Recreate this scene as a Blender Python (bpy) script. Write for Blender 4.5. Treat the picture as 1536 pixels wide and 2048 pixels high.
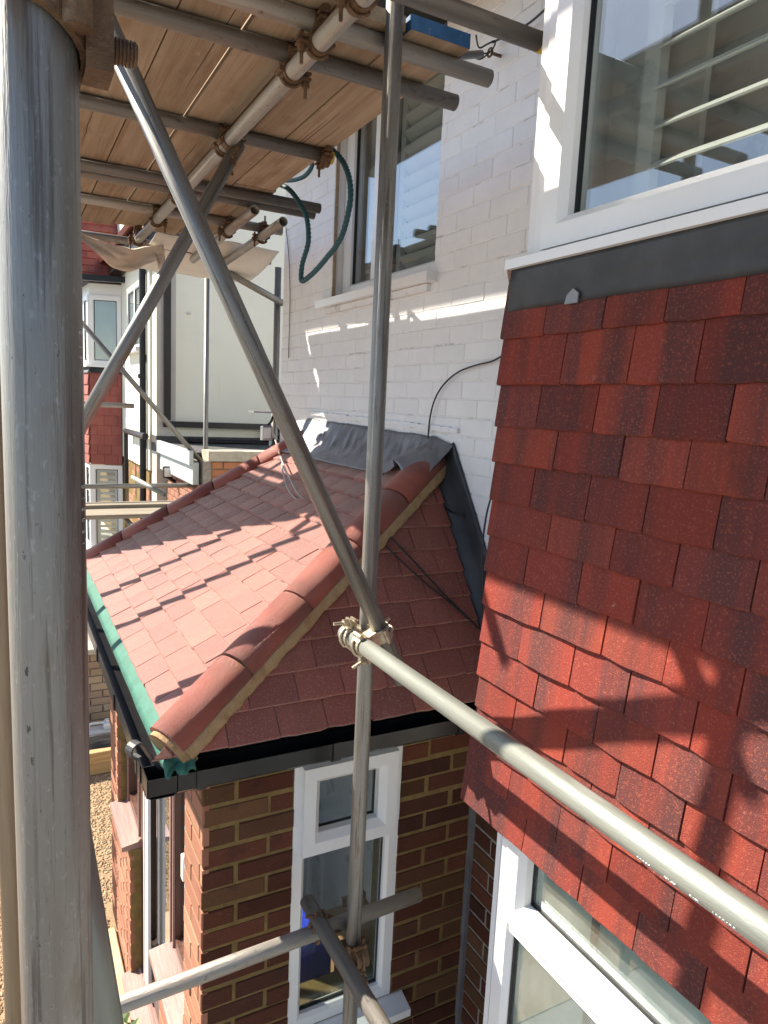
import bpy, math, random
from mathutils import Vector, Matrix, noise
random.seed(7)
V = Vector
sc = bpy.context.scene
for o in list(bpy.data.objects): bpy.data.objects.remove(o)

# ------------------------------------------------------------------ camera, world, sun, exposure
H = 3.3                                   # camera height above the ground; code below is camera-relative, shifted up by H at the end
YAW, PITCH, ROLL, FPX = math.radians(28.522), math.radians(-8.4545), math.radians(2.7006), 1413.75
cf = V((math.sin(YAW)*math.cos(PITCH), math.cos(YAW)*math.cos(PITCH), math.sin(PITCH)))
r0 = V((math.cos(YAW), -math.sin(YAW), 0)); u0 = r0.cross(cf)
cr = math.cos(ROLL)*r0 + math.sin(ROLL)*u0; cu = -math.sin(ROLL)*r0 + math.cos(ROLL)*u0
cam = bpy.data.cameras.new('camera'); cam.sensor_fit = 'VERTICAL'; cam.sensor_height = 24
cam.lens = 24*FPX/2048; cam.clip_start = .02; cam.clip_end = 2000
co = bpy.data.objects.new('camera', cam); sc.collection.objects.link(co)
co.matrix_world = Matrix(((cr.x, cu.x, -cf.x, 0), (cr.y, cu.y, -cf.y, 0), (cr.z, cu.z, -cf.z, H), (0, 0, 0, 1)))
sc.camera = co
SUN = V((-1, 1.1, 1.33)).normalized()      # towards the sun
w = bpy.data.worlds.new('World'); sc.world = w; w.use_nodes = True
nt = w.node_tree; bg = nt.nodes['Background']; sky = nt.nodes.new('ShaderNodeTexSky'); sky.sky_type = 'NISHITA'
sky.sun_disc = False; sky.ozone_density = 2.5; sky.dust_density = .6; sky.sun_elevation = math.asin(SUN.z); sky.sun_rotation = math.atan2(SUN.x, SUN.y)
nt.links.new(sky.outputs[0], bg.inputs[0]); bg.inputs[1].default_value = .078
sl = bpy.data.lights.new('sun', 'SUN'); sl.energy = 5.0; sl.angle = math.radians(.53); sl.color = (1, .90, .76)
so = bpy.data.objects.new('sun', sl); sc.collection.objects.link(so); so.location = (-20, 22, 30)
so.rotation_euler = SUN.to_track_quat('Z', 'Y').to_euler()
vs = sc.view_settings; vs.view_transform = 'Standard'; vs.look = 'None'; vs.gamma = 1; vs.exposure = 1.45

def ray(x, y): return cf + (x-768)/FPX*cr - (y-1024)/FPX*cu       # a photo pixel gives a direction only
def onx(x, y, c): d = ray(x, y); return d*(c/d.x)
def ony(x, y, c): d = ray(x, y); return d*(c/d.y)
def onz(x, y, c): d = ray(x, y); return d*(c/d.z)

# ------------------------------------------------------------------ materials
MT = {}
def mat(name, c1, c2=None, rough=.6, metal=0, scale=(6, 6, 6), detail=6, bump=0, bscale=200, rnd=0, rcols=None, layers=(), spec=.5, rrough=0, lo=.35, hi=.65, sheen=0):
    m = bpy.data.materials.new(name); m.use_nodes = True; t = m.node_tree; N = t.nodes; L = t.links
    p = N['Principled BSDF']; p.inputs['Roughness'].default_value = rough; p.inputs['Metallic'].default_value = metal
    p.inputs['Specular IOR Level'].default_value = spec
    if sheen: p.inputs['Sheen Weight'].default_value = sheen; p.inputs['Sheen Roughness'].default_value = .22; p.inputs['Sheen Tint'].default_value = (1, .86, .74, 1)
    tc = N.new('ShaderNodeTexCoord'); oi = N.new('ShaderNodeObjectInfo')
    off = N.new('ShaderNodeVectorMath'); off.operation = 'MULTIPLY_ADD'
    cmb = N.new('ShaderNodeCombineXYZ')
    for i in range(3): L.new(oi.outputs['Random'], cmb.inputs[i])
    L.new(cmb.outputs[0], off.inputs[0]); off.inputs[1].default_value = (37, 53, 71); L.new(tc.outputs['Object'], off.inputs[2])
    def nz(s, det=6, rg=.6):
        mp = N.new('ShaderNodeMapping'); mp.inputs['Scale'].default_value = s; L.new(off.outputs[0], mp.inputs[0])
        n = N.new('ShaderNodeTexNoise'); n.inputs['Scale'].default_value = 1; n.inputs['Detail'].default_value = det; n.inputs['Roughness'].default_value = rg
        L.new(mp.outputs[0], n.inputs['Vector']); return n.outputs['Fac']
    def ramp(src, stops):
        r = N.new('ShaderNodeValToRGB'); e = r.color_ramp.elements
        while len(e) < len(stops): e.new(.5)
        for i, (q, c) in enumerate(stops): e[i].position = q; e[i].color = (*c, 1)
        L.new(src, r.inputs[0]); return r.outputs[0]
    def mix(f, a, b, mode='MIX'):
        x = N.new('ShaderNodeMix'); x.data_type = 'RGBA'; x.blend_type = mode
        for s, v in ((x.inputs[0], f), (x.inputs[6], a), (x.inputs[7], b)):
            if hasattr(v, 'links'): L.new(v, s)
            else: s.default_value = v if not isinstance(v, tuple) else (*v, 1)
        return x.outputs[2]
    c2 = c2 or c1
    col = ramp(nz(scale, detail), [(lo, c1), (hi, c2)])
    if rcols:                                    # colour of the piece itself, by object
        k = len(rcols); rc = ramp(oi.outputs['Random'], [((i+.5)/k, c) for i, c in enumerate(rcols)])
        col = mix(.75, col, rc)
    for (lc, ls, l0, l1, amt) in layers:
        f = ramp(nz(ls), [(l0, (0, 0, 0)), (l1, (amt, amt, amt))]); col = mix(f, col, lc)
    if rnd:
        mr = N.new('ShaderNodeMapRange'); mr.inputs[3].default_value = 1-rnd; mr.inputs[4].default_value = 1+rnd
        ms = N.new('ShaderNodeMath'); ms.operation = 'FRACT'; mm = N.new('ShaderNodeMath'); mm.operation = 'MULTIPLY'; mm.inputs[1].default_value = 17.3
        L.new(oi.outputs['Random'], mm.inputs[0]); L.new(mm.outputs[0], ms.inputs[0]); L.new(ms.outputs[0], mr.inputs[0])
        cv = N.new('ShaderNodeCombineXYZ')
        for i in range(3): L.new(mr.outputs[0], cv.inputs[i])
        col = mix(1.0, col, cv.outputs[0], 'MULTIPLY')
    L.new(col, p.inputs['Base Color'])
    if rrough:
        q = N.new('ShaderNodeMapRange'); q.inputs[3].default_value = rough-rrough; q.inputs[4].default_value = rough+rrough
        L.new(nz(scale), q.inputs[0]); L.new(q.outputs[0], p.inputs['Roughness'])
    if bump:
        b = N.new('ShaderNodeBump'); b.inputs['Strength'].default_value = bump; b.inputs['Distance'].default_value = .004
        L.new(nz((bscale,)*3 if not isinstance(bscale, tuple) else bscale, 4, .65), b.inputs['Height']); L.new(b.outputs[0], p.inputs['Normal'])
    MT[name] = m; return m

mat('tile', (.22, .04, .026), (.28, .056, .034), rough=.75, spec=.2, scale=(14, 3, 14), bump=.7, bscale=420, rnd=.16,
    rcols=[(.22, .033, .024), (.27, .040, .026), (.18, .031, .026), (.31, .054, .032), (.24, .042, .032)],
    layers=[((.075, .034, .034), (8.5, .5, 3), .40, .60, .85), ((.42, .12, .07), (190, 190, 190), .54, .66, .5), ((.13, .03, .024), (300, 300, 300), .56, .68, .45), ((.52, .32, .25), (24, 24, 24), .69, .75, .45), ((.06, .025, .022), (7, 7, 7), .62, .78, .5)])
mat('roof_tile', (.29, .075, .05), (.33, .095, .062), rough=.56, sheen=1.0, spec=.75, scale=(14, 3, 14), bump=.7, bscale=420, rnd=.16,
    rcols=[(.25, .055, .036), (.30, .07, .046), (.20, .048, .036), (.32, .085, .056)],
    layers=[((.14, .045, .036), (10, .8, 3), .52, .70, .4), ((.50, .33, .25), (190, 190, 190), .54, .66, .5), ((.10, .035, .028), (300, 300, 300), .57, .68, .6)])
mat('hip', (.27, .055, .033), (.32, .075, .045), rough=.36, sheen=.35, scale=(8, 8, 8), bump=1.0, bscale=330, rnd=.06, layers=[((.11, .04, .035), (5, 5, 5), .5, .7, .5), ((.42, .24, .18), (220, 220, 220), .60, .72, .45)])
mat('far_tile', (.24, .06, .045), (.30, .085, .06), rough=.7, scale=(8, 8, 8), rnd=.15)
mat('hip_mortar', (.34, .22, .11), (.44, .30, .16), rough=.9, scale=(30, 30, 30), bump=.8, bscale=220, layers=[((.26, .10, .06), (18, 18, 18), .54, .68, .6), ((.2, .13, .07), (60, 60, 60), .58, .68, .6)])
mat('paint_white', (.73, .735, .74), (.80, .80, .80), rough=.55, scale=(3, 3, 3), bump=.35, bscale=60, rnd=.012, layers=[((.66, .63, .58), (3, 3, 5), .52, .8, .3), ((.30, .27, .23), (45, 45, 45), .70, .75, .6), ((.70, .71, .73), (14, 14, 14), .5, .7, .4)])
mat('paint_joint', (.70, .70, .70), (.77, .77, .76), rough=.7, scale=(9, 9, 9), bump=.5, bscale=80, layers=[((.20, .19, .18), (7, 7, 7), .56, .66, .5)])
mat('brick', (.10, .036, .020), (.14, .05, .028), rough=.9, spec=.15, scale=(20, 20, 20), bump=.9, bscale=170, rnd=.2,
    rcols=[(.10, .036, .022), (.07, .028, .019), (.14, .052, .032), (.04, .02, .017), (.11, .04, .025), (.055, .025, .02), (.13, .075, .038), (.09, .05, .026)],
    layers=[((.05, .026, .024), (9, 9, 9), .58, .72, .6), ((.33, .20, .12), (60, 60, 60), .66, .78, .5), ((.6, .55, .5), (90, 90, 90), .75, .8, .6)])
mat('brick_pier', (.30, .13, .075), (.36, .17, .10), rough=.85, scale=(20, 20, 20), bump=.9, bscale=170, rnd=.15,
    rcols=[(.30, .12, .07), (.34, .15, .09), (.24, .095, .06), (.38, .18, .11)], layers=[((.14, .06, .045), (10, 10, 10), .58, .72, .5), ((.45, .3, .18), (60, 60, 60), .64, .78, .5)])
mat('brick_orange', (.36, .15, .065), (.42, .19, .09), rough=.85, scale=(20, 20, 20), bump=.6, bscale=170, rnd=.15, rcols=[(.36, .14, .06), (.42, .18, .08), (.30, .11, .06)])
mat('brick_buff', (.36, .27, .17), (.46, .35, .23), rough=.9, scale=(18, 18, 18), bump=.6, bscale=150, rnd=.18, rcols=[(.40, .29, .18), (.46, .35, .24), (.34, .24, .16), (.42, .28, .20)])
mat('mortar', (.18, .125, .05), (.25, .175, .075), rough=.95, spec=.1, scale=(25, 25, 25), bump=.9, bscale=160, layers=[((.14, .10, .05), (8, 8, 8), .55, .7, .5)])
mat('mortar_grey', (.22, .20, .17), (.34, .31, .27), rough=.95, scale=(25, 25, 25), bump=.7, bscale=160)
mat('upvc', (.78, .78, .77), (.82, .82, .81), rough=.28, scale=(4, 4, 4), layers=[((.45, .42, .36), (12, 12, 12), .66, .8, .25), ((.3, .27, .22), (140, 140, 140), .72, .78, .4)])
mat('gasket', (.012, .012, .013), rough=.5)
mat('brown_upvc', (.075, .032, .022), (.11, .05, .035), rough=.35, scale=(3, 60, 3), bump=.2, bscale=(4, 300, 4))
mat('brown_sill', (.26, .15, .13), (.34, .21, .18), rough=.42, scale=(90, 4, 90), bump=.3, bscale=(300, 6, 300), layers=[((.16, .09, .08), (120, 3, 120), .55, .7, .5)])
mat('dark_brown', (.02, .011, .009), (.035, .018, .013), rough=.35, scale=(30, 30, 2))
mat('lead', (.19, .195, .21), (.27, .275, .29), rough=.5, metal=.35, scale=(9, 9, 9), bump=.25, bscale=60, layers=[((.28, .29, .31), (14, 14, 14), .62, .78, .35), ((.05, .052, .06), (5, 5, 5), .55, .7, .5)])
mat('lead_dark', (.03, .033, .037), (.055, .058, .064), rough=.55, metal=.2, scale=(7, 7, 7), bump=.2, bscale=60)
mat('black_plastic', (.010, .010, .011), (.016, .016, .017), rough=.3, spec=.35, scale=(5, 5, 5), layers=[((.10, .09, .08), (60, 60, 60), .68, .8, .25)])
mat('membrane', (.028, .125, .088), (.042, .165, .12), rough=.75, scale=(20, 20, 20), bump=.5, bscale=90)
GALV = dict(rough=.45, scale=(30, 30, 1.5), rnd=.1, rrough=.12)
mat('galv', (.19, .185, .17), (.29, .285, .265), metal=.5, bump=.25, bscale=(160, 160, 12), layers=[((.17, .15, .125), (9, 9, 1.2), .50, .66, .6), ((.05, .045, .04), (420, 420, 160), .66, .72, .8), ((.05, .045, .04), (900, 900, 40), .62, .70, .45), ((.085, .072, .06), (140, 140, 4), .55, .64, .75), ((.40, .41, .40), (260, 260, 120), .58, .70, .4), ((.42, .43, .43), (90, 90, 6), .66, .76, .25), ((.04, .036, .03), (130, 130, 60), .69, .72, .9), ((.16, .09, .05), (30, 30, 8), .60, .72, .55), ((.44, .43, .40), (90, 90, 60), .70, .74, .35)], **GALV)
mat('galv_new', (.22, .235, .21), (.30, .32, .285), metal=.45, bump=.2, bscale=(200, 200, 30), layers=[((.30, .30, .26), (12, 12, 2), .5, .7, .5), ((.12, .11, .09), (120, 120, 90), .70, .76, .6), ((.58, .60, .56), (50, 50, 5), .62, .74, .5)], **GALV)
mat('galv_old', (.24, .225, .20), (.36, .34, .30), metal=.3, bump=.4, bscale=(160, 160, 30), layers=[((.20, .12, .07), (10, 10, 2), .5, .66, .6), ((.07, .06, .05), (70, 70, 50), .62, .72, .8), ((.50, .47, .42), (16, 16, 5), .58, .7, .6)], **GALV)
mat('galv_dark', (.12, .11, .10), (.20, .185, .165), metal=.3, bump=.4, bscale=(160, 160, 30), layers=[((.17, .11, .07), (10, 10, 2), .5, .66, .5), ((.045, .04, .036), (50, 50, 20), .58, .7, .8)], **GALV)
mat('tan_tube', (.24, .18, .12), (.34, .26, .17), rough=.6, metal=.15, scale=(40, 40, 1.5), bump=.3, bscale=(160, 160, 8), layers=[((.14, .10, .07), (20, 20, 2), .52, .68, .6)])
mat('rust', (.10, .055, .03), (.20, .12, .065), rough=.6, metal=.45, scale=(40, 40, 40), bump=.6, bscale=200, layers=[((.30, .25, .18), (60, 60, 60), .6, .75, .5)])
mat('zinc', (.42, .36, .26), (.55, .48, .36), rough=.4, metal=.7, scale=(50, 50, 50), bump=.3, bscale=200, layers=[((.18, .10, .06), (40, 40, 40), .55, .7, .6)])
mat('emboss', (.50, .50, .47), (.58, .58, .54), rough=.5, metal=.4)
mat('yellow_tape', (.65, .45, .05), rough=.5)
mat('board', (.30, .225, .15), (.41, .32, .225), rough=.85, spec=.2, scale=(26, 1.3, 26), detail=8, bump=.55, bscale=(260, 8, 260), rnd=.13,
    layers=[((.26, .15, .085), (60, 1.2, 60), .50, .68, .6), ((.19, .105, .06), (9, 3, 9), .54, .72, .6), ((.62, .52, .42), (24, 10, 24), .64, .76, .4), ((.10, .06, .04), (40, 16, 40), .69, .75, .7)])
mat('board_grey', (.22, .19, .15), (.32, .28, .22), rough=.85, spec=.2, scale=(1.5, 26, 26), detail=8, bump=.4, bscale=(8, 200, 200), layers=[((.13, .11, .085), (2, 60, 60), .5, .68, .6)])
mat('crack', (.03, .02, .013), rough=.9)
mat('blue_paint', (.02, .085, .20), (.03, .12, .27), rough=.5, scale=(40, 40, 40), layers=[((.4, .34, .26), (60, 60, 60), .62, .7, .9)])
mat('timber', (.42, .27, .12), (.52, .36, .17), rough=.75, scale=(2, 30, 30), bump=.3, bscale=(6, 200, 200), rnd=.1, layers=[((.24, .13, .06), (2, 40, 40), .54, .7, .6)])
mat('rope', (.012, .06, .075), (.03, .11, .13), rough=.6, scale=(300, 300, 300))
mat('cable_black', (.008, .008, .008), rough=.4)
mat('cable_grey', (.42, .41, .40), rough=.5)
mat('cloth', (.52, .44, .35), (.62, .53, .43), rough=.9, scale=(4, 4, 4), bump=.3, bscale=40)
mat('sheet_pale', (.68, .66, .60), (.76, .74, .68), rough=.8, scale=(4, 4, 4))
mat('render_cream', (.76, .75, .63), (.80, .79, .68), rough=.9, scale=(1.2, 1.2, 1.2), bump=.25, bscale=50, layers=[((.66, .64, .52), (.8, .8, 2), .5, .75, .4), ((.55, .52, .42), (9, 9, 1.2), .62, .8, .35)])
mat('render_grey', (.46, .44, .40), (.54, .52, .47), rough=.9, scale=(2, 2, 2), bump=.25, bscale=50)
mat('bitumen', (.035, .035, .037), (.09, .088, .085), rough=.8, scale=(6, 6, 6), bump=.6, bscale=30, layers=[((.35, .34, .32), (14, 14, 14), .62, .72, .5)])
mat('concrete', (.36, .33, .26), (.48, .45, .37), rough=.9, scale=(8, 8, 8), bump=.5, bscale=70, layers=[((.16, .14, .09), (10, 10, 10), .55, .7, .5)])
mat('fascia_grey', (.36, .40, .41), (.46, .50, .51), rough=.5, scale=(3, 3, 3), layers=[((.26, .28, .27), (20, 20, 4), .55, .7, .4)])
mat('pebble', (.36, .24, .13), (.50, .37, .23), rough=.75, scale=(45, 45, 45), detail=2, layers=[((.62, .54, .42), (60, 60, 60), .6, .66, .8), ((.17, .10, .06), (70, 70, 70), .6, .68, .7)])
mat('gravel_bed', (.24, .16, .09), (.34, .24, .14), rough=.95, scale=(60, 60, 60), bump=.9, bscale=90)
mat('ground', (.20, .185, .165), (.28, .26, .235), rough=.95, scale=(.6, .6, .6), bump=.5, bscale=25)
mat('slab', (.44, .34, .21), (.54, .43, .28), rough=.9, scale=(6, 6, 6), bump=.4, bscale=60)
mat('leaf', (.06, .11, .03), (.13, .17, .05), rough=.6, scale=(20, 20, 20), rnd=.2)
mat('stem', (.09, .06, .035), rough=.9)
mat('jerry', (.62, .64, .62), (.70, .71, .69), rough=.45, scale=(8, 8, 8))
mat('sheet_black', (.012, .012, .012), (.03, .03, .03), rough=.5, scale=(8, 8, 8), bump=.4, bscale=40)
mat('shutter', (.62, .62, .60), (.70, .70, .67), rough=.5)
mat('room', (.035, .027, .022), (.05, .04, .033), rough=.9)
mat('room_pale', (.42, .44, .40), (.50, .52, .48), rough=.9)
mat('blue_thing', (.006, .05, .80), (.008, .06, .85), rough=.5)
mat('orange_thing', (.55, .30, .13), (.62, .36, .17), rough=.6)
mat('white_plastic', (.66, .66, .56), (.72, .72, .62), rough=.35)
mat('lamp_face', (.70, .72, .72), rough=.25)
def glass(name, tint, boost, rough=0, haze=None):
    m = bpy.data.materials.new(name); m.use_nodes = True; t = m.node_tree; N = t.nodes; L = t.links
    N.remove(N['Principled BSDF']); out = N['Material Output']
    tr = N.new('ShaderNodeBsdfTransparent'); tr.inputs[0].default_value = (*tint, 1); base = tr.outputs[0]
    if haze:
        d = N.new('ShaderNodeBsdfDiffuse'); d.inputs[0].default_value = (*haze[1], 1); mx = N.new('ShaderNodeMixShader')
        tc = N.new('ShaderNodeTexCoord'); n = N.new('ShaderNodeTexNoise'); n.inputs['Scale'].default_value = 9; n.inputs['Detail'].default_value = 5; L.new(tc.outputs['Object'], n.inputs[0])
        q = N.new('ShaderNodeMapRange'); q.inputs[1].default_value = .35; q.inputs[2].default_value = .75; q.inputs[3].default_value = haze[0]*.6; q.inputs[4].default_value = haze[0]*1.6; L.new(n.outputs[0], q.inputs[0])
        L.new(q.outputs[0], mx.inputs[0]); L.new(base, mx.inputs[1]); L.new(d.outputs[0], mx.inputs[2]); base = mx.outputs[0]
    g = N.new('ShaderNodeBsdfGlossy'); g.inputs['Roughness'].default_value = rough; g.inputs[0].default_value = (.95, .97, 1, 1)
    f = N.new('ShaderNodeLayerWeight'); f.inputs[0].default_value = .5
    pw_ = N.new('ShaderNodeMath'); pw_.operation = 'POWER'; pw_.inputs[1].default_value = 4.0; L.new(f.outputs['Facing'], pw_.inputs[0])
    mu = N.new('ShaderNodeMath'); mu.operation = 'MULTIPLY_ADD'; mu.inputs[1].default_value = .9; mu.inputs[2].default_value = .045*boost; mu.use_clamp = True; L.new(pw_.outputs[0], mu.inputs[0])
    mx = N.new('ShaderNodeMixShader'); L.new(mu.outputs[0], mx.inputs[0]); L.new(base, mx.inputs[1]); L.new(g.outputs[0], mx.inputs[2]); L.new(mx.outputs[0], out.inputs[0])
    MT[name] = m
glass('glass', (.86, .89, .88), 2.6)
glass('glass_dusty', (.80, .88, .86), 2.2, haze=(.10, (.6, .62, .6)))
glass('glass_frost', (.80, .84, .83), 1.2, haze=(.035, (.40, .44, .42)))

# ------------------------------------------------------------------ mesh and object helpers
WM = {}                                   # world matrix of each object we made
col = sc.collection
def fin(o, parent=None, label=None, cat=None, group=None, kind=None):
    col.objects.link(o); WM[o] = o.matrix_basis.copy()
    if parent is not None: o.parent = parent; o.matrix_parent_inverse = WM[parent].inverted()
    for k, v in (('label', label), ('category', cat), ('group', group), ('kind', kind)):
        if v: o[k] = v
    return o
def empty(name, loc, label, cat, group=None):
    o = bpy.data.objects.new(name, None); o.empty_display_size = .1; o.matrix_basis = Matrix.Translation(V(loc))
    return fin(o, None, label, cat, group)
def inst(name, me, M, parent=None, **k):
    o = bpy.data.objects.new(name, me); o.matrix_basis = M; return fin(o, parent, **k)
class MB:
    def __init__(s): s.v = []; s.f = []
    def add(s, vs, fs, M=None):
        b = len(s.v); s.v += [(M @ V(p)) if M else V(p) for p in vs]; s.f += [tuple(b+i for i in f) for f in fs]; return s
    def box(s, x0, x1, y0, y1, z0, z1, M=None):
        return s.add([(x, y, z) for x in (x0, x1) for y in (y0, y1) for z in (z0, z1)],
                     [(0, 1, 3, 2), (4, 6, 7, 5), (0, 4, 5, 1), (2, 3, 7, 6), (0, 2, 6, 4), (1, 5, 7, 3)], M)
    def bev(s, lx, ly, lz, b, M=None):    # centred in x and y, bottom at z=0, top edges eased
        x, y = lx/2, ly/2
        vs = [(-x, -y, 0), (x, -y, 0), (x, y, 0), (-x, y, 0), (-x, -y, lz-b), (x, -y, lz-b), (x, y, lz-b), (-x, y, lz-b),
              (-x+b, -y+b, lz), (x-b, -y+b, lz), (x-b, y-b, lz), (-x+b, y-b, lz)]
        fs = [(3, 2, 1, 0), (8, 9, 10, 11)] + [(i+j, (i+1) % 4+j, (i+1) % 4+4+j, i+4+j) for j in (0, 4) for i in range(4)]
        return s.add(vs, fs, M)
    def poly(s, pts, th, b=.002, M=None): # extruded polygon, z 0..th, eased top
        n = len(pts); c = V((sum(p[0] for p in pts)/n, sum(p[1] for p in pts)/n))
        def ins(p): d = c-V(p[:2]); l = d.length; return V(p[:2])+d*(min(b, l*.5)/max(l, 1e-6))
        vs = [(p[0], p[1], 0) for p in pts]+[(p[0], p[1], th-b) for p in pts]+[(*ins(p), th) for p in pts]
        fs = [tuple(range(n-1, -1, -1)), tuple(range(2*n, 3*n))]+[(i+j, (i+1) % n+j, (i+1) % n+n+j, i+n+j) for j in (0, n) for i in range(n)]
        return s.add(vs, fs, M)
    def cyl(s, p0, p1, r, n=12, r1=None, cap=True):
        p0, p1 = V(p0), V(p1); d = (p1-p0).normalized(); a = d.orthogonal().normalized(); b = d.cross(a); r1 = r if r1 is None else r1
        vs = [p0+r*(math.cos(t)*a+math.sin(t)*b) for t in (2*math.pi*i/n for i in range(n))]+[p1+r1*(math.cos(t)*a+math.sin(t)*b) for t in (2*math.pi*i/n for i in range(n))]
        fs = [(i, (i+1) % n, (i+1) % n+n, i+n) for i in range(n)]
        if cap: fs += [tuple(range(n-1, -1, -1)), tuple(range(n, 2*n))]
        return s.add(vs, fs)
    def path(s, pts, r, n=8):
        pts = [V(p) for p in pts]; ring = []; a = None; b0 = len(s.v)
        for i, p in enumerate(pts):
            d = (pts[min(i+1, len(pts)-1)]-pts[max(i-1, 0)]).normalized()
            a = d.orthogonal().normalized() if a is None else (a-d*a.dot(d)).normalized(); b = d.cross(a)
            s.v += [p+r*(math.cos(2*math.pi*k/n)*a+math.sin(2*math.pi*k/n)*b) for k in range(n)]
        for i in range(len(pts)-1):
            for k in range(n): s.f.append((b0+i*n+k, b0+i*n+(k+1) % n, b0+(i+1)*n+(k+1) % n, b0+(i+1)*n+k))
        s.f += [tuple(b0+k for k in range(n-1, -1, -1)), tuple(b0+(len(pts)-1)*n+k for k in range(n))]; return s
    def ring(s, u0, u1, v0, v1, prof, M=None):   # rectangular frame swept from (inset, depth) points, mitred corners
        vs = []
        for (i, d) in prof: vs += [(u0+i, v0+i, d), (u1-i, v0+i, d), (u1-i, v1-i, d), (u0+i, v1-i, d)]
        k = len(prof); fs = [(j*4+i, j*4+(i+1) % 4, ((j+1) % k)*4+(i+1) % 4, ((j+1) % k)*4+i) for j in range(k) for i in range(4)]
        return s.add(vs, fs, M)
    def ext(s, prof, p0, p1, A, B, cap=True):    # profile (a,b) extruded from p0 to p1
        p0, p1, A, B = V(p0), V(p1), V(A), V(B); n = len(prof)
        vs = [p0+A*a+B*b for a, b in prof]+[p1+A*a+B*b for a, b in prof]
        fs = [(i, (i+1) % n, (i+1) % n+n, i+n) for i in range(n)]
        if cap: fs += [tuple(range(n-1, -1, -1)), tuple(range(n, 2*n))]
        return s.add(vs, fs)
    def grid(s, fn, nu, nv):
        b = len(s.v); s.v += [V(fn(i/nu, j/nv)) for j in range(nv+1) for i in range(nu+1)]
        s.f += [(b+j*(nu+1)+i, b+j*(nu+1)+i+1, b+(j+1)*(nu+1)+i+1, b+(j+1)*(nu+1)+i) for j in range(nv) for i in range(nu)]; return s
    def mesh(s, name, m, smooth=False):
        me = bpy.data.meshes.new(name); me.from_pydata([tuple(p) for p in s.v], [], s.f); me.materials.append(MT[m])
        import bmesh
        bm = bmesh.new(); bm.from_mesh(me); bmesh.ops.recalc_face_normals(bm, faces=bm.faces); bm.to_mesh(me); bm.free()
        if smooth: me.shade_smooth()
        return me
    def build(s, name, m, parent=None, smooth=False, solid=0, **k):
        lo = V([min(p[i] for p in s.v) for i in range(3)]); hi = V([max(p[i] for p in s.v) for i in range(3)])
        c = V(((lo.x+hi.x)/2, (lo.y+hi.y)/2, lo.z)); s.v = [p-c for p in s.v]
        me = s.mesh(name, m, smooth)
        o = inst(name, me, Matrix.Translation(c), parent, **k)
        if solid:
            md = o.modifiers.new('thickness', 'SOLIDIFY'); md.thickness = solid; md.offset = 0
        return o
def frame_mat(O, U, Vv, N): return Matrix(((U[0], Vv[0], N[0], O[0]), (U[1], Vv[1], N[1], O[1]), (U[2], Vv[2], N[2], O[2]), (0, 0, 0, 1)))
def clip(poly, planes):                   # keep a*u+b*v<=c
    for a, b, c in planes:
        out = []
        for i, p in enumerate(poly):
            q = poly[(i+1) % len(poly)]; dp, dq = a*p[0]+b*p[1]-c, a*q[0]+b*q[1]-c
            if dp <= 0: out.append(p)
            if dp*dq < 0: t = dp/(dp-dq); out.append((p[0]+t*(q[0]-p[0]), p[1]+t*(q[1]-p[1])))
        poly = out
        if len(poly) < 3: return []
    return poly
def area(p): return abs(sum(p[i][0]*p[(i+1) % len(p)][1]-p[(i+1) % len(p)][0]*p[i][1] for i in range(len(p))))/2
def cat_spline(pts, n=8):
    pts = [V(p) for p in pts]; q = [pts[0]]+pts+[pts[-1]]; out = []
    for i in range(1, len(q)-2):
        a, b, c, d = q[i-1:i+3]
        for k in range(n):
            t = k/n; out.append(.5*((2*b)+(c-a)*t+(2*a-5*b+4*c-d)*t*t+(3*b-a-3*c+d)*t**3))
    return out+[pts[-1]]

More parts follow.
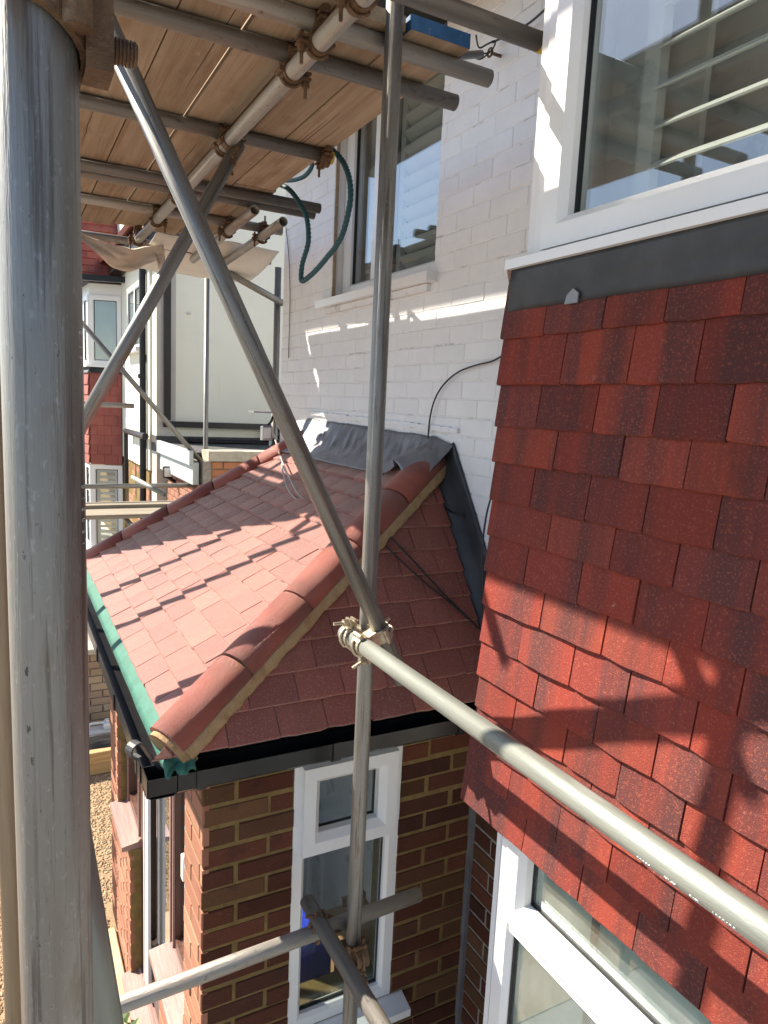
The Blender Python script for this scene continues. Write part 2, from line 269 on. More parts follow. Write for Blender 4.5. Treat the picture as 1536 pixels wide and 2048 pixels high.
BC = {}
def brick_field(parent, F, rects, holes, L=.215, hh=.065, joint=.010, mname='brick', depth=.02, vj=None, bond='stretcher', prom=0, limit=None, near=None, jit=.0012, off=0, name='brick'):
    """bricks over rects in the (u,v) plane of frame F; each one an object of its own"""
    items = []
    for (u0, u1, v0, v1) in rects:
        n = int(round((v1-v0)/(hh+joint)))
        for r in range(n):
            b0 = v0+r*(hh+joint)+joint/2; u = u0
            if bond == 'stretcher': seq = [L]; first = L if (r+off) % 2 == 0 else L/2-joint/2
            else: seq = [L, L/2-joint/2] if (r+off) % 2 == 0 else [L/2-joint/2, L]; first = seq[0]
            k = 0
            while u < u1-.02:
                ln = first if (k == 0) else seq[k % len(seq)]
                a, b = (u if k == 0 and bond != 'stretcher' else u+joint/2), min(u+joint/2+ln, u1)
                if u1-b < .035: b = u1
                segs = [(a, b)]
                for (h0, h1, g0, g1) in holes:
                    if b0+hh*.6 > g0 and b0+hh*.4 < g1:
                        ns = []
                        for p, q in segs:
                            if q <= h0 or p >= h1: ns.append((p, q)); continue
                            if p < h0-.015: ns.append((p, h0))
                            if q > h1+.015: ns.append((h1, q))
                        segs = ns
                items += [(p, q, b0) for p, q in segs if q-p > .03]
                u += ln+joint; k += 1
    if near: items.sort(key=near)
    rest = MB() if limit and len(items) > limit else None
    for i, (p, q, b0) in enumerate(items):
        ln = round((q-p)/.005)*.005
        tw = .0 if vj is None else 1.0
        if vj: p -= (joint-vj)/2; q += (joint-vj)/2; ln = q-p
        J = Matrix.Translation(((p+q)/2+random.uniform(-1, 1)*jit, b0+hh/2+random.uniform(-1, 1)*jit, prom-depth+random.uniform(-1, 1)*jit*.8)) @ Matrix.Rotation(random.uniform(-1, 1)*.004, 4, 'Z') @ Matrix.Rotation(random.uniform(-1, 1)*.007*tw, 4, 'X') @ Matrix.Rotation(random.uniform(-1, 1)*.003*tw, 4, 'Y')
        if rest is not None and i >= limit: rest.bev(q-p, hh, depth, .003, F @ J); continue
        ln = round(ln, 4); key = (ln, hh, depth, mname)
        if key not in BC: BC[key] = MB().bev(ln, hh, depth, .0035).mesh('brick', mname)
        inst(name, BC[key], F @ J, parent)
    if rest is not None and rest.v: rest.build('far_bricks', mname, parent, kind='stuff')

TC = {}
def tile_shape(w, ln, th):
    b = MB(); n = 6; rr = random.Random(int(w*1e5)+len(TC)*7); xs_ = [-w/2+w*i/n for i in range(n+1)]; cb = .0022*rr.uniform(.5, 1.3)
    hz = [cb*(1-(2*x/w)**2) for x in xs_]; ed = [rr.uniform(-.0016, .0016) for _ in xs_]; ed[0] += rr.uniform(0, .003); ed[-1] += rr.uniform(0, .003)
    bot = [(x, e, 0) for x, e in zip(xs_, ed)]; mid = [(x, e-.0008, th*.75+h) for x, e, h in zip(xs_, ed, hz)]; top = [(x*.992, e+.0028, th+h) for x, e, h in zip(xs_, ed, hz)]
    up = [(x, ln, th+h) for x, h in zip(xs_, hz)]; ub = [(x, ln, 0) for x in xs_]; m = n+1
    f = []
    for j in range(4): f += [(j*m+i, j*m+i+1, (j+1)*m+i+1, (j+1)*m+i) for i in range(n)]
    f += [(4*m+i, 4*m+i+1, i+1, i) for i in range(n)]+[tuple(j*m for j in range(5)), tuple(j*m+n for j in range(5))]
    return b.add(bot+mid+top+up+ub, f)
def tile_field(parent, F, rows, clips, th=.012, ln=.19, tilt=.11, mname='tile', stuff=None, name='tile', lift=.004, jit=1.0):
    """rows: (v of bottom edge, [u boundaries]); tiles lean so that the lower edge stands proud"""
    for v, us in rows:
        for a, b in zip(us[:-1], us[1:]):
            w = b-a-.0025
            full = [(a+.00125, v), (b-.00125, v), (b-.00125, v+ln), (a+.00125, v+ln)]
            pl = clip(full, clips) if clips else full
            if len(pl) < 3 or area(pl) < .0012: continue
            c = ((a+b)/2, v)
            J = Matrix.Translation((c[0], c[1]+random.uniform(-1, 1)*.0018*jit, lift+math.sin(tilt)*ln+random.uniform(-1, 1)*.0012*jit)) @ Matrix.Rotation(random.uniform(-1, 1)*.006*jit, 4, 'Z') @ Matrix.Rotation(-tilt+random.uniform(-1, 1)*.006*jit, 4, 'X') @ Matrix.Rotation(random.uniform(-1, 1)*.008*jit, 4, 'Y')
            if abs(area(pl)-area(full)) < 1e-6:
                key = (round(w, 3), ln, mname, random.randrange(5))
                if key not in TC: TC[key] = tile_shape(w, ln, th).mesh('tile', mname)
                me = TC[key]
            else: me = None
            loc = [(p[0]-c[0], p[1]-c[1]) for p in pl]
            if stuff is not None: stuff.poly(loc, th, .0025, F @ J); continue
            if me is None: me = MB().poly(loc, th, .0025).mesh('tile', mname)
            inst(name, me, F @ J, parent)

# ================================================================== GROUND AND SETTING
MB().box(-400, 400, -400, 400, -H-.3, -H-.012).build('ground', 'ground', kind='structure')
MB().box(-3.5, 1.6, 2.6, 6.95, -H-.05, -H-.006).build('gravel_bed', 'gravel_bed', kind='structure')
pb = MB(); rg = random.Random(3)
octs = [(1, 0, 0), (0, 1, 0), (-1, 0, 0), (0, -1, 0), (0, 0, 1), (0, 0, -1)]; ocf = [(0, 1, 4), (1, 2, 4), (2, 3, 4), (3, 0, 4), (1, 0, 5), (2, 1, 5), (3, 2, 5), (0, 3, 5)]
for i in range(17000):
    x = rg.uniform(-.5, .85) if rg.random() < .8 else rg.uniform(-.5, .3); y = rg.uniform(3.0, 6.2)
    if x > .5 and y < 4.5: continue
    s = rg.uniform(.006, .013); e = rg.uniform(0, 6.28)
    M = Matrix.Translation((x, y, -H-.006+s*.3)) @ Matrix.Rotation(e, 4, 'Z') @ Matrix.Diagonal((s*rg.uniform(.8, 1.5), s*rg.uniform(.7, 1.1), s*rg.uniform(.5, .8), 1))
    pb.add(octs, ocf, M)
pb.build('gravel', 'pebble', kind='stuff', label='loose golden brown gravel in front of the porch')
MB().bev(.34, .95, .03, .006, Matrix.Translation((.36, 3.75, -H-.004))).build('paving_slab', 'slab', kind='structure')

# ================================================================== MAIN HOUSE
WX = 1.65
house = empty('house', (2.6, 1.8, -H), 'white painted brick house with a red tile hung bay beside the porch', 'house')
FW = frame_mat((WX, 0, 0), (0, -1, 0), (0, 0, 1), (-1, 0, 0))      # u = -Y, v = z, outward = -X
wy0, wy1, wz0, wz1 = 2.69, 3.78, .565, 1.75                         # window opening on the wall
wall = MB(); X0, X1 = WX+.0024, 1.92
wall.box(X0, X1, -1.5, wy0, -H, 2.4); wall.box(X0, X1, wy1, 4.56, -H, 2.4); wall.box(X0, X1, wy0, wy1, -H, wz0); wall.box(X0, X1, wy0, wy1, wz1, 2.4)
wallo = wall.build('painted_wall', 'paint_joint', house)
MB().box(1.921, 6.5, 4.3, 4.56, -H, 2.4).build('flank_wall', 'paint_joint', house)
brick_field(wallo, FW, [(-4.56, -1.45, -.93, 1.845)], [(-wy1, -wy0, wz0, wz1)], joint=.004, vj=.001, L=.221, hh=.071, mname='paint_white', depth=.018, prom=.0, limit=298, near=lambda t: -t[0]*.9+max(0, t[2]-1.3)*3, jit=.0012)
lowb = MB().box(WX-.012, WX+.003, 1.45, 2.12, -2.75, -1.02).build('unpainted_wall', 'mortar_grey', house)
brick_field(lowb, frame_mat((WX-.012, 0, 0), (0, -1, 0), (0, 0, 1), (-1, 0, 0)), [(-2.12, -1.45, -2.7, -1.05)], [], mname='brick', depth=.014, prom=.005, bond='flemish')

def window(parent, F, u0, u1, v0, v1, mull=(), trans=(), fw=.06, dep=.07, gl='glass', glz=.02, slats=None, sash=()):
    """frame F: outward is +z. returns the window part; frame, mullions, panes and slats are its pieces"""
    win = MB().ring(u0, u1, v0, v1, [(0, 0), (0, dep), (fw-.014, dep), (fw, dep-.016), (fw, 0)], F).build('window', 'upvc', parent)
    us = [u0+fw]+sorted(mull)+[u1-fw]; vs_ = [v0+fw]+sorted(trans)+[v1-fw]; hw = .032
    for m in mull: MB().box(m-hw, m+hw, v0+fw-.004, v1-fw+.004, .004, dep-.003, F).build('mullion', 'upvc', win)
    for t_ in trans: MB().box(u0+fw-.004, u1-fw+.004, t_-hw, t_+hw, .004, dep-.005, F).build('transom', 'upvc', win)
    for i in range(len(us)-1):
        for j in range(len(vs_)-1):
            a, b = us[i]+(hw if i else 0), us[i+1]-(hw if i < len(us)-2 else 0)
            c, d = vs_[j]+(hw if j else 0), vs_[j+1]-(hw if j < len(vs_)-2 else 0)
            if (i, j) in sash:
                MB().ring(a-.012, b+.012, c-.012, d+.012, [(0, dep-.01), (0, dep+.022), (.05, dep+.022), (.068, dep+.004), (.068, .012), (.06, .012)], F).build('sash', 'upvc', win)
                a += .052; b -= .052; c += .052; d -= .052
            MB().ring(a, b, c, d, [(0, glz-.006), (0, glz+.010), (.007, glz+.010), (.007, glz-.006)], F).build('gasket', 'gasket', win)
            MB().box(a+.001, b-.001, c+.001, d-.001, glz-.003, glz+.003, F).build('pane', gl, win)
    return win
def slats(parent, F, u0, u1, v0, v1, depth, pitch=.076, wid=.07, ang=.6, mname='shutter'):
    sw = .045
    MB().ring(u0, u1, v0, v1, [(0, depth-.014), (0, depth+.014), (sw, depth+.014), (sw, depth-.014)], F).build('shutter_frame', mname, parent)
    n = int((v1-v0-2*sw)/pitch); me = None
    for i in range(n):
        v = v0+sw+(i+.5)*pitch
        if me is None:
            prof = [(-wid/2, -.002), (-wid/2, .002), (-wid/4, .005), (0, .006), (wid/4, .005), (wid/2, .002), (wid/2, -.002), (wid/4, -.005), (0, -.006), (-wid/4, -.005)]
            me = MB().ext(prof, (-(u1-u0)/2+sw+.004, 0, 0), ((u1-u0)/2-sw-.004, 0, 0), (0, 1, 0), (0, 0, 1)).mesh('slat', mname)
        inst('slat', me, F @ Matrix.Translation(((u0+u1)/2, v, depth)) @ Matrix.Rotation(ang, 4, 'X'), parent)

# upper window of the plain wall, set back in its reveal
FF = frame_mat((WX+.125, 0, 0), (0, -1, 0), (0, 0, 1), (-1, 0, 0))
wf = window(house, FF, -wy1+.005, -wy0-.005, wz0+.03, wz1-.005, mull=(-3.40,), fw=.065, dep=.06)
slats(wf, FF, -3.71, -3.43, wz0+.09, wz1-.06, -.07, ang=.75); slats(wf, FF, -3.37, -2.76, wz0+.09, wz1-.06, -.07, ang=.75)
MB().box(WX-.055, WX+.12, wy0-.03, wy1+.10, wz0-.028, wz0+.012).build('sill', 'upvc', wf)
MB().box(WX-.02, WX+.02, wy0+.02, wy1+.04, wz0-.062, wz0-.030).build('subsill', 'paint_joint', wf)
MB().box(WX+.004, WX+.022, wy1-.009, wy1-.001, wz0+.014, wz1).build('timber_reveal', 'board', wf)
rm = MB(); rm.box(1.93, 3.6, 2.2, 4.2, .2, .25).box(1.93, 3.6, 2.2, 4.2, 2.3, 2.35).box(3.6, 3.65, 2.2, 4.2, .2, 2.35).box(1.93, 3.6, 2.15, 2.2, .2, 2.35).box(1.93, 3.6, 4.2, 4.25, .2, 2.35)
rm.build('room', 'room', house)

# ---- bay
BX = 1.17
bayc = MB().box(BX+.03, WX-.003, -1.5, 1.515, -.99, .275).build('bay_core', 'lead_dark', house)
zb = [.187, .069, -.037, -.130, -.233, -.328, -.428, -.524, -.627, -.727, -.818, -.918, -1.018, -1.118]
clad = MB().box(BX+.012, BX+.029, -1.5, 1.51, -1.10, .25).build('bay_cladding', 'lead_dark', house)
FB = frame_mat((BX+.012, 0, 0), (0, -1, 0), (0, 0, 1), (-1, 0, 0))
rows = []
for i, z in enumerate(zb):
    e = 1.522 if i < 12 else 1.522+.02*(i-11)
    us = [-e]+([-1.355, -1.165] if i % 2 == 0 else [-1.281, -1.078])
    while us[-1] < .45: us.append(us[-1]+.165)
    rows.append((z, us))
tile_field(clad, FB, rows, None, ln=.205, tilt=.115, th=.015, lift=.0)
# lead apron over the top course
def apron(u, v):
    y = 1.495-u*2.9; t = noise.noise(V((y*3, v*4, 1)))*.004
    e = 1.475+.03*(1-v) if u == 0 else y
    return (1.150-.016*v + t, e, .255+.098*v+noise.noise(V((y*5, 0, 3)))*.0025*(1-v))
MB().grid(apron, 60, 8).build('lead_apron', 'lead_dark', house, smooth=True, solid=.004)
ck = onx(1143, 600, 1.142)
MB().poly([(0, 0), (.042, 0), (.044, .022), (.026, .034), (.006, .02)], .004, .001, frame_mat((1.142, ck.y+.02, .250), (0, -1, 0), (0, 0, 1), (-1, 0, 0))).build('lead_clip', 'lead', house)
# upper bay window
FU = frame_mat((1.222, 0, 0), (0, -1, 0), (0, 0, 1), (-1, 0, 0))
bw = window(house, FU, -1.44, 1.2, .338, 1.78, mull=(), fw=.062, dep=.055, glz=.03, sash=((0, 0),))
MB().box(1.172, 1.66, 1.4405, 1.47, .30, 1.78).build('corner_post', 'upvc', bw)
sp = [(0, 0), (0, .023), (.030, .034), (.047, .034), (.047, 0)]
MB().ext(sp, (1.118, 1.487, .352), (1.118, -1.2, .352), (1, 0, 0), (0, 0, 1)).build('sill', 'upvc', bw)
MB().add([(1.122, 1.482, .351), (1.17, 1.46, .351), (1.16, 1.50, .272), (1.17, 1.50, .351)], [(0, 1, 2), (0, 2, 3), (0, 3, 1), (1, 3, 2)]).build('sill_bracket', 'brown_sill', bw)
slats(bw, FU, -1.27, 1.1, .40, 1.70, -.10, pitch=.084, wid=.072, ang=-1.05)
MB().box(1.36, 1.375, 1.30, 1.42, .4, 1.7).box(1.45, 1.47, 1.22, 1.34, .4, 1.7).build('curtain', 'shutter', bw)
rm = MB(); rm.box(1.30, 3.3, -1.4, 1.47, .30, .33).box(1.30, 3.3, -1.4, 1.47, 1.785, 1.8).box(3.3, 3.35, -1.4, 1.46, .31, 1.8).box(1.30, 3.3, 1.475, 1.5, .31, 1.8)
rm.build('bay_room', 'room', house)
MB().box(1.0, 1.93, -1.6, 1.6, 1.82, 1.95).build('bay_roof', 'lead_dark', house)
# lower bay window
FL = frame_mat((1.285, 0, 0), (0, -1, 0), (0, 0, 1), (-1, 0, 0))
lw = window(house, FL, -1.455, 1.2, -2.6, -.995, mull=(), trans=(-1.425,), fw=.06, dep=.06, gl='glass_dusty', glz=.03, sash=((0, 1),))
cp = MB(); cp.box(1.245, 1.62, 1.457, 1.50, -2.62, -1.0); cp.box(1.235, 1.26, 1.470, 1.49, -2.62, -1.0); cp.box(1.30, 1.34, 1.50, 1.515, -2.62, -1.0)
cp.build('corner_post', 'upvc', lw)
MB().ext([(0, 0), (0, .022), (.1, .04), (.16, .04), (.16, 0)], (1.12, 1.50, -2.66), (1.12, -1.2, -2.66), (1, 0, 0), (0, 0, 1)).build('sill', 'upvc', lw)
MB().box(1.24, 1.62, -1.4, 1.49, -H, -2.67).build('bay_base', 'brick', house)
rm = MB(); rm.box(1.34, 3.3, -1.4, 1.45, -2.7, -2.62).box(3.3, 3.35, -1.4, 1.45, -2.6, -1.1).box(1.66, 3.3, 1.46, 1.5, -2.6, -1.0).box(1.3, 3.3, -1.4, 1.45, -1.03, -1.0)
rm.build('lower_room', 'room_pale', house)
MB().box(1.36, 1.62, -1.0, .95, -1.85, -1.80).build('window_board', 'upvc', lw)
# eaves above
ev = MB(); ev.box(1.30, 1.70, 1.65, 4.75, 1.62, 1.66); ev.build('soffit', 'black_plastic', house)
MB().box(1.25, 1.295, 1.65, 4.75, 1.56, 1.75).build('fascia', 'black_plastic', house)
tg = lambda W, Hh, t=.003: [(0, 0), (W, 0), (W, Hh), (W-t, Hh), (W-t, t), (t, t), (t, Hh), (0, Hh)]
MB().ext(tg(.11, .075), (1.135, 1.65, 1.60), (1.135, 4.75, 1.60), (1, 0, 0), (0, 0, 1)).build('eaves_gutter', 'black_plastic', house)
MB().box(.9, 3.2, 1.6, 4.8, 1.76, 1.82).build('roof_edge', 'far_tile', house)

# ================================================================== PORCH
porch = empty('porch', (1.1, 3.27, -H), 'small brick porch with red tiled hipped roof against the white wall', 'porch')
PY0, PY1, PX = 2.134, 4.42, .54
ox0, ox1, oz0, oz1 = .857, 1.292, -2.30, -1.225
sw_ = MB(); a, b = PY0+.004, PY0+.2
sw_.box(PX+.004, ox0, a, b, -H, -1.1).box(ox1, WX-.002, a, b, -H, -1.1).box(ox0, ox1, a, b, -H, oz0).box(ox0, ox1, a, b, oz1, -1.1)
sideo = sw_.build('side_wall', 'mortar', porch)
FS = frame_mat((0, PY0, 0), (1, 0, 0), (0, 0, 1), (0, -1, 0))
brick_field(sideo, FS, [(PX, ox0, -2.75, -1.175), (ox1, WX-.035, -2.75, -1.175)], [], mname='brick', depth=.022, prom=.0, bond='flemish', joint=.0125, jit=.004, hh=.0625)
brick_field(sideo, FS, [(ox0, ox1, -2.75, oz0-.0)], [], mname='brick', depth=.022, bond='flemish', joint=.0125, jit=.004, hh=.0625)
MB().box(WX-.034, WX-.006, PY0-.022, PY0+.002, -2.8, -1.12).build('joint_strip', 'lead', porch)
FFt = frame_mat((PX, 0, 0), (0, -1, 0), (0, 0, 1), (-1, 0, 0))
fw_ = MB(); x0, x1 = PX+.004, PX+.2
fw_.box(x0, x1, PY0+.21, 2.40, -H, -1.1).box(x0, x1, 2.40, 2.87, -H, -2.43)
fro = fw_.build('front_wall', 'mortar', porch)
fro2 = MB().box(x0, x1, 3.68, 4.14, -H, -2.43).box(x0, x1, 4.14, PY1-.201, -H, -1.1).build('front_wall', 'mortar', porch)
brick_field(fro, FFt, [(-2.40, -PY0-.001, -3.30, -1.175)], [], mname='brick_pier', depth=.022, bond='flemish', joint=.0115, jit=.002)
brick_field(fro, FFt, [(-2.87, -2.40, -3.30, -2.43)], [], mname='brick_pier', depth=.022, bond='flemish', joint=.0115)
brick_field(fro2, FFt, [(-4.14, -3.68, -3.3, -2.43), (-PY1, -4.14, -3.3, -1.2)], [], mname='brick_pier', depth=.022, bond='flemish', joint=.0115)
MB().box(PX, WX, PY1-.2, PY1, -H, -1.1).build('end_wall', 'brick', porch)
# front joinery, brown grained plastic
SILL = [(0, 0), (0, .026), (.085, .040), (.094, .054), (.125, .054), (.125, 0)]
for y0, y1, near in ((2.40, 2.87, 1), (3.68, 4.14, 0)):
    jn = MB(); jn.box(.60, .66, y0, y0+.05, -2.40, -1.12).box(.60, .66, y1-.05, y1, -2.40, -1.12).box(.60, .66, y0+.05, y1-.05, -2.40, -2.33).box(.60, .66, y0+.05, y1-.05, -1.2, -1.12)
    sidel = jn.build('side_light', 'brown_upvc', porch)
    MB().box(.590, .599, y0+.03, y0+.042, -2.38, -1.15).box(.590, .599, y1-.042, y1-.03, -2.38, -1.15).build('bead', 'brown_sill', sidel)
    MB().box(.622, .628, y0+.05, y1-.05, -2.33, -1.2).build('pane', 'glass', sidel)
    if near: MB().box(.545, .599, y0-.002, y0+.012, -2.40, -1.12).build('grey_seal', 'fascia_grey', sidel)
    MB().ext(SILL, (.500, y0+.004, -2.43), (.500, y1+.02, -2.43), (1, 0, 0), (0, 0, 1)).build('sill', 'brown_sill', sidel)
dr = MB(); dr.box(.595, .67, 2.872, 2.90, -3.16, -1.12).box(.60, .67, 3.63, 3.678, -3.16, -1.12).box(.60, .67, 2.90, 3.63, -1.2, -1.12)
door = dr.build('door', 'brown_upvc', porch)
MB().box(.588, .5945, 2.872, 2.892, -3.14, -1.13).build('bead', 'brown_sill', door)
MB().box(.585, .599, 3.40, 3.475, -3.12, -1.2).build('white_strip', 'upvc', door)
MB().box(.588, .599, 3.53, 3.548, -3.12, -1.2).build('white_bead', 'upvc', door)
lf = MB(); lf.box(.61, .65, 2.905, 2.97, -3.13, -1.21).box(.61, .65, 3.50, 3.625, -3.13, -1.21).box(.61, .65, 2.97, 3.50, -3.13, -2.85).box(.61, .65, 2.97, 3.50, -1.33, -1.21)
leaf = lf.build('door_leaf', 'dark_brown', door); MB().box(.628, .634, 2.97, 3.50, -2.85, -1.33).build('pane', 'glass', leaf)
MB().ext(SILL, (.495, 2.80, -3.20), (.495, 3.70, -3.20), (1, 0, 0), (0, 0, 1)).build('threshold', 'brown_sill', door)
MB().box(.70, 1.6, 2.36, 4.2, -3.3, -3.25).build('porch_floor', 'concrete', porch)
# side window
FP = frame_mat((0, PY0+.055, 0), (1, 0, 0), (0, 0, 1), (0, -1, 0))
pw = MB().ring(ox0+.002, ox1-.002, oz0, oz1, [(0, 0), (0, .05), (.038, .05), (.05, .038), (.05, 0)], FP).build('window', 'upvc', porch)
MB().box(ox0+.05, ox1-.05, -1.60, -1.555, .002, .045, FP).build('transom', 'upvc', pw)
MB().ring(ox0+.03, ox1-.03, -1.585, oz1-.028, [(0, .044), (0, .078), (.045, .078), (.068, .052), (.068, .012), (.055, .012)], FP).build('sash', 'upvc', pw)
MB().ring(ox0+.095, ox1-.095, -1.52, oz1-.093, [(0, .008), (0, .022), (.006, .022), (.006, .008)], FP).build('gasket', 'gasket', pw)
MB().box(ox0+.096, ox1-.096, -1.519, oz1-.094, .012, .018, FP).build('pane', 'glass_frost', pw)
MB().ring(ox0+.048, ox1-.048, oz0+.05, -1.60, [(0, .008), (0, .022), (.006, .022), (.006, .008)], FP).build('gasket', 'gasket', pw)
MB().box(ox0+.049, ox1-.049, oz0+.051, -1.601, .012, .018, FP).build('pane', 'glass_frost', pw)
MB().ext([(0, 0), (0, .03), (.07, .05), (.12, .05), (.12, 0)], (ox0-.02, PY0-.075, oz0-.052), (ox1+.05, PY0-.075, oz0-.052), (0, 1, 0), (0, 0, 1)).build('sill', 'upvc', pw)
MB().box(PX+.25, WX, 4.15, 4.2, -3.2, -1.1).build('inner_lining', 'room', porch)
MB().box(PX+.21, WX-.01, PY0+.2, PY1-.2, -1.16, -1.12).build('ceiling', 'room', porch)
# things inside, seen through the frosted pane
TM = Matrix.Translation((1.06, 2.60, -2.70)) @ Matrix.Rotation(.44, 4, 'Z')
bl = MB(); bl.bev(.24, .24, .44, .03, TM); bl.bev(.26, .26, .03, .008, TM @ Matrix.Translation((0, 0, .44)))
bl.build('storage_tub', 'blue_thing', smooth=False, label='bright blue tub inside the porch behind the lower frosted pane', cat='tub')
ob = MB(); ob.bev(.30, .28, .22, .008, Matrix.Translation((1.42, 2.75, -2.70))); ob.box(1.28, 1.41, 2.61, 2.63, -2.48, -2.44).box(1.43, 1.56, 2.87, 2.89, -2.48, -2.44)
ob.build('cardboard_box', 'orange_thing', label='tan cardboard box beside the blue tub inside the porch', cat='box')
MB().box(.9, 1.6, 2.42, 3.0, -2.74, -2.70).box(.92, .96, 2.44, 2.48, -3.25, -2.74).box(1.54, 1.58, 2.44, 2.48, -3.25, -2.74).box(.92, .96, 2.94, 2.98, -3.25, -2.74).box(1.54, 1.58, 2.94, 2.98, -3.25, -2.74).build('bench', 'timber', label='low wooden bench inside the porch under the blue tub', cat='bench')

# ---- porch roof
E0 = V((.38, 0, -1.05)); sv = V((1.24, 0, .81)); SLF = sv.length; SV = sv.normalized(); NF = V((-SV.z, 0, SV.x))
EY0, EY1, RY0, RY1 = 2.02, 4.53, 2.57, 3.98
FR = frame_mat(E0, (0, -1, 0), SV, NF)          # u=-Y, v up the slope
dk = MB()
T0, T1 = V((.38, EY0, -1.05)), V((.38, EY1, -1.05)); D0, D1 = T0+sv*.045+V((0, .02, -.012)), T1+sv*.045+V((0, -.02, -.012)); R0, R1 = V((1.62, RY0, -.24)), V((1.62, RY1, -.24))
Wn, Wf = V((1.62, EY0, -1.05)), V((1.62, EY1, -1.05))
dk.add([D0, D1, R1, R0, Wn+V((0, .02, -.012)), Wf], [(0, 1, 2, 3), (0, 3, 4), (1, 5, 2), (0, 4, 5, 1), (3, 2, 5, 4)])
roof = dk.build('roof', 'lead_dark', porch)
cl = [(1, (EY0-RY0)*-1/SLF*1, -EY0), (-1, (EY1-RY1)/SLF, EY1)]
# right hip: Y >= EY0+(RY0-EY0)*v/SLF  ->  -Y + k v <= -EY0 ; left hip: Y <= EY1-(EY1-RY1)*v/SLF
k0, k1 = (RY0-EY0)/SLF, (EY1-RY1)/SLF
cl = [(1, k0, -EY0+.005), (-1, k1, EY1+.005)]
rows = []
v = .052; i = 0
while v < SLF-.12:
    u = -EY1-.03+(.0825 if i % 2 else 0); us = [u]
    while us[-1] < -EY0+.05: us.append(us[-1]+.165)
    rows.append((v, us)); v += .1; i += 1
tile_field(roof, FR, rows, cl, ln=.19, tilt=.135, th=.0155, mname='roof_tile', lift=.003)
# side slope towards the camera
ss = V((0, RY0-EY0, .81)); SLS = ss.length; SS = ss.normalized(); NS = V((0, -SS.z, SS.y))
FSd = frame_mat((0, EY0, -1.05), (1, 0, 0), SS, NS)     # u = X
kx = 1.24/SLS
cls = [(-1, kx, -.38+.005), (1, 0, 1.60)]
rows = []; v = -.018; i = 0
while v < SLS-.05:
    us = [1.60+.05+(.0 if i % 2 else .0825)]
    while us[-1] > .3: us.append(us[-1]-.165)
    rows.append((v, us[::-1])); v += .1; i += 1
tile_field(roof, FSd, rows, cls, ln=.19, tilt=.135, th=.0155, mname='roof_tile', lift=.003)
st = MB(); FSl = frame_mat((0, EY1, -1.05), (-1, 0, 0), (0, -SS.y, SS.z), (0, SS.z, SS.y))
tile_field(roof, FSl, [(v_, [-u_ for u_ in us_][::-1]) for v_, us_ in rows], [(1, kx, -.38+.005), (-1, 0, 1.60)], ln=.19, tilt=.115, mname='roof_tile', stuff=st, lift=.003)
if st.v: st.build('end_slope_tiles', 'roof_tile', roof, kind='stuff')
# hip tiles, half round, bedded in mortar
def hip(A, B, n, near):
    A, B = V(A), V(B); d = (B-A).normalized(); side = d.cross(V((0, 0, 1))).normalized(); up = side.cross(d).normalized()
    L = (B-A).length/n; g = .009; R, r = .074, .062
    hp = MB().ext([(R*.98*math.cos(t), R*.80*math.sin(t)-.03) for t in [math.pi*j/12 for j in range(13)]]+[(-R*.9, -.06), (R*.9, -.06)], A+d*.02, B-d*.02, side, up).build('hip', 'hip_mortar', porch)
    me = None
    for i in range(n):
        p = A+d*(i*L+g/2)
        if me is None:
            arc = [math.pi*j/14 for j in range(15)]
            prof = [((R)*1.06*math.cos(t), R*.88*math.sin(t)-.012) for t in arc]+[((r)*1.06*math.cos(t), r*.88*math.sin(t)-.012) for t in arc[::-1]]
            me = MB().ext(prof, (0, 0, 0), (0, 0, L-g), (1, 0, 0), (0, 1, 0)).mesh('hip_tile', 'hip', False)
            for pl in me.polygons: pl.use_smooth = len(pl.vertices) == 4 and abs(pl.normal.z) < .5
        jr = Matrix.Rotation(random.uniform(-1, 1)*.0025, 4, 'X') @ Matrix.Rotation(random.uniform(-1, 1)*.0025, 4, 'Y')
        inst('hip_tile', me, frame_mat(p+up*random.uniform(0, .003), side, up, d) @ jr, hp)
    # uneven mortar skirts along both edges
    for sgn, deep in ((1, .10), (-1, .06)):
        def sk(u, v, sgn=sgn):
            p = A+d*(.01+u*(B-A).length*.985); wob = .007*noise.noise(V((u*9, sgn*5, 0)))+.006*noise.noise(V((u*34, sgn*5, 2)))+.004*noise.noise(V((u*90, sgn*5, 2)))
            o = R*.99+(.007+wob)*v
            return p+side*sgn*o+up*(-.012-.04*v+.004*noise.noise(V((u*25, v*3, 7))))
        MB().grid(sk, 150, 4).build('mortar_bed', 'hip_mortar', hp, smooth=True, solid=.012)
    return hp, d, side, up
off = V((-.005, -.01, .035))
hp, hd, hside, hup = hip(T0+V((.02, .01, .035)), R0+off, 5, True)
hip(T1+V((.02, -.01, .035)), R1+V((-.005, .01, .035)), 5, False)
# mortar plug and hip iron at the foot
foot = T0+V((.02, .01, .035))
plug = MB().ext([(.068*math.cos(t), .058*math.sin(t)-.018) for t in [math.pi*j/10 for j in range(11)]]+[(-.07, -.08), (.07, -.08)], foot-hd*.012, foot+hd*.03, hside, hup).build('mortar_plug', 'hip_mortar', hp)
pts = [foot+hd*.05+hup*-.06, foot-hd*.03+hup*-.075, foot-hd*.055+hup*-.055, foot-hd*.058+hup*.0, foot-hd*.056+hup*.055]
for j in range(0, 11): 
    t = j/10*4.6; pts.append(foot-hd*(.078-.022*math.cos(t))+hup*(.062+.022*math.sin(t)))
irn = MB(); irn.v = []; n_ = len(pts)
for q in pts: irn.v += [q-hside*.016, q+hside*.016]
irn.f = [(2*j, 2*j+1, 2*j+3, 2*j+2) for j in range(n_-1)]
irn.build('hip_iron', 'lead_dark', porch, solid=.005)
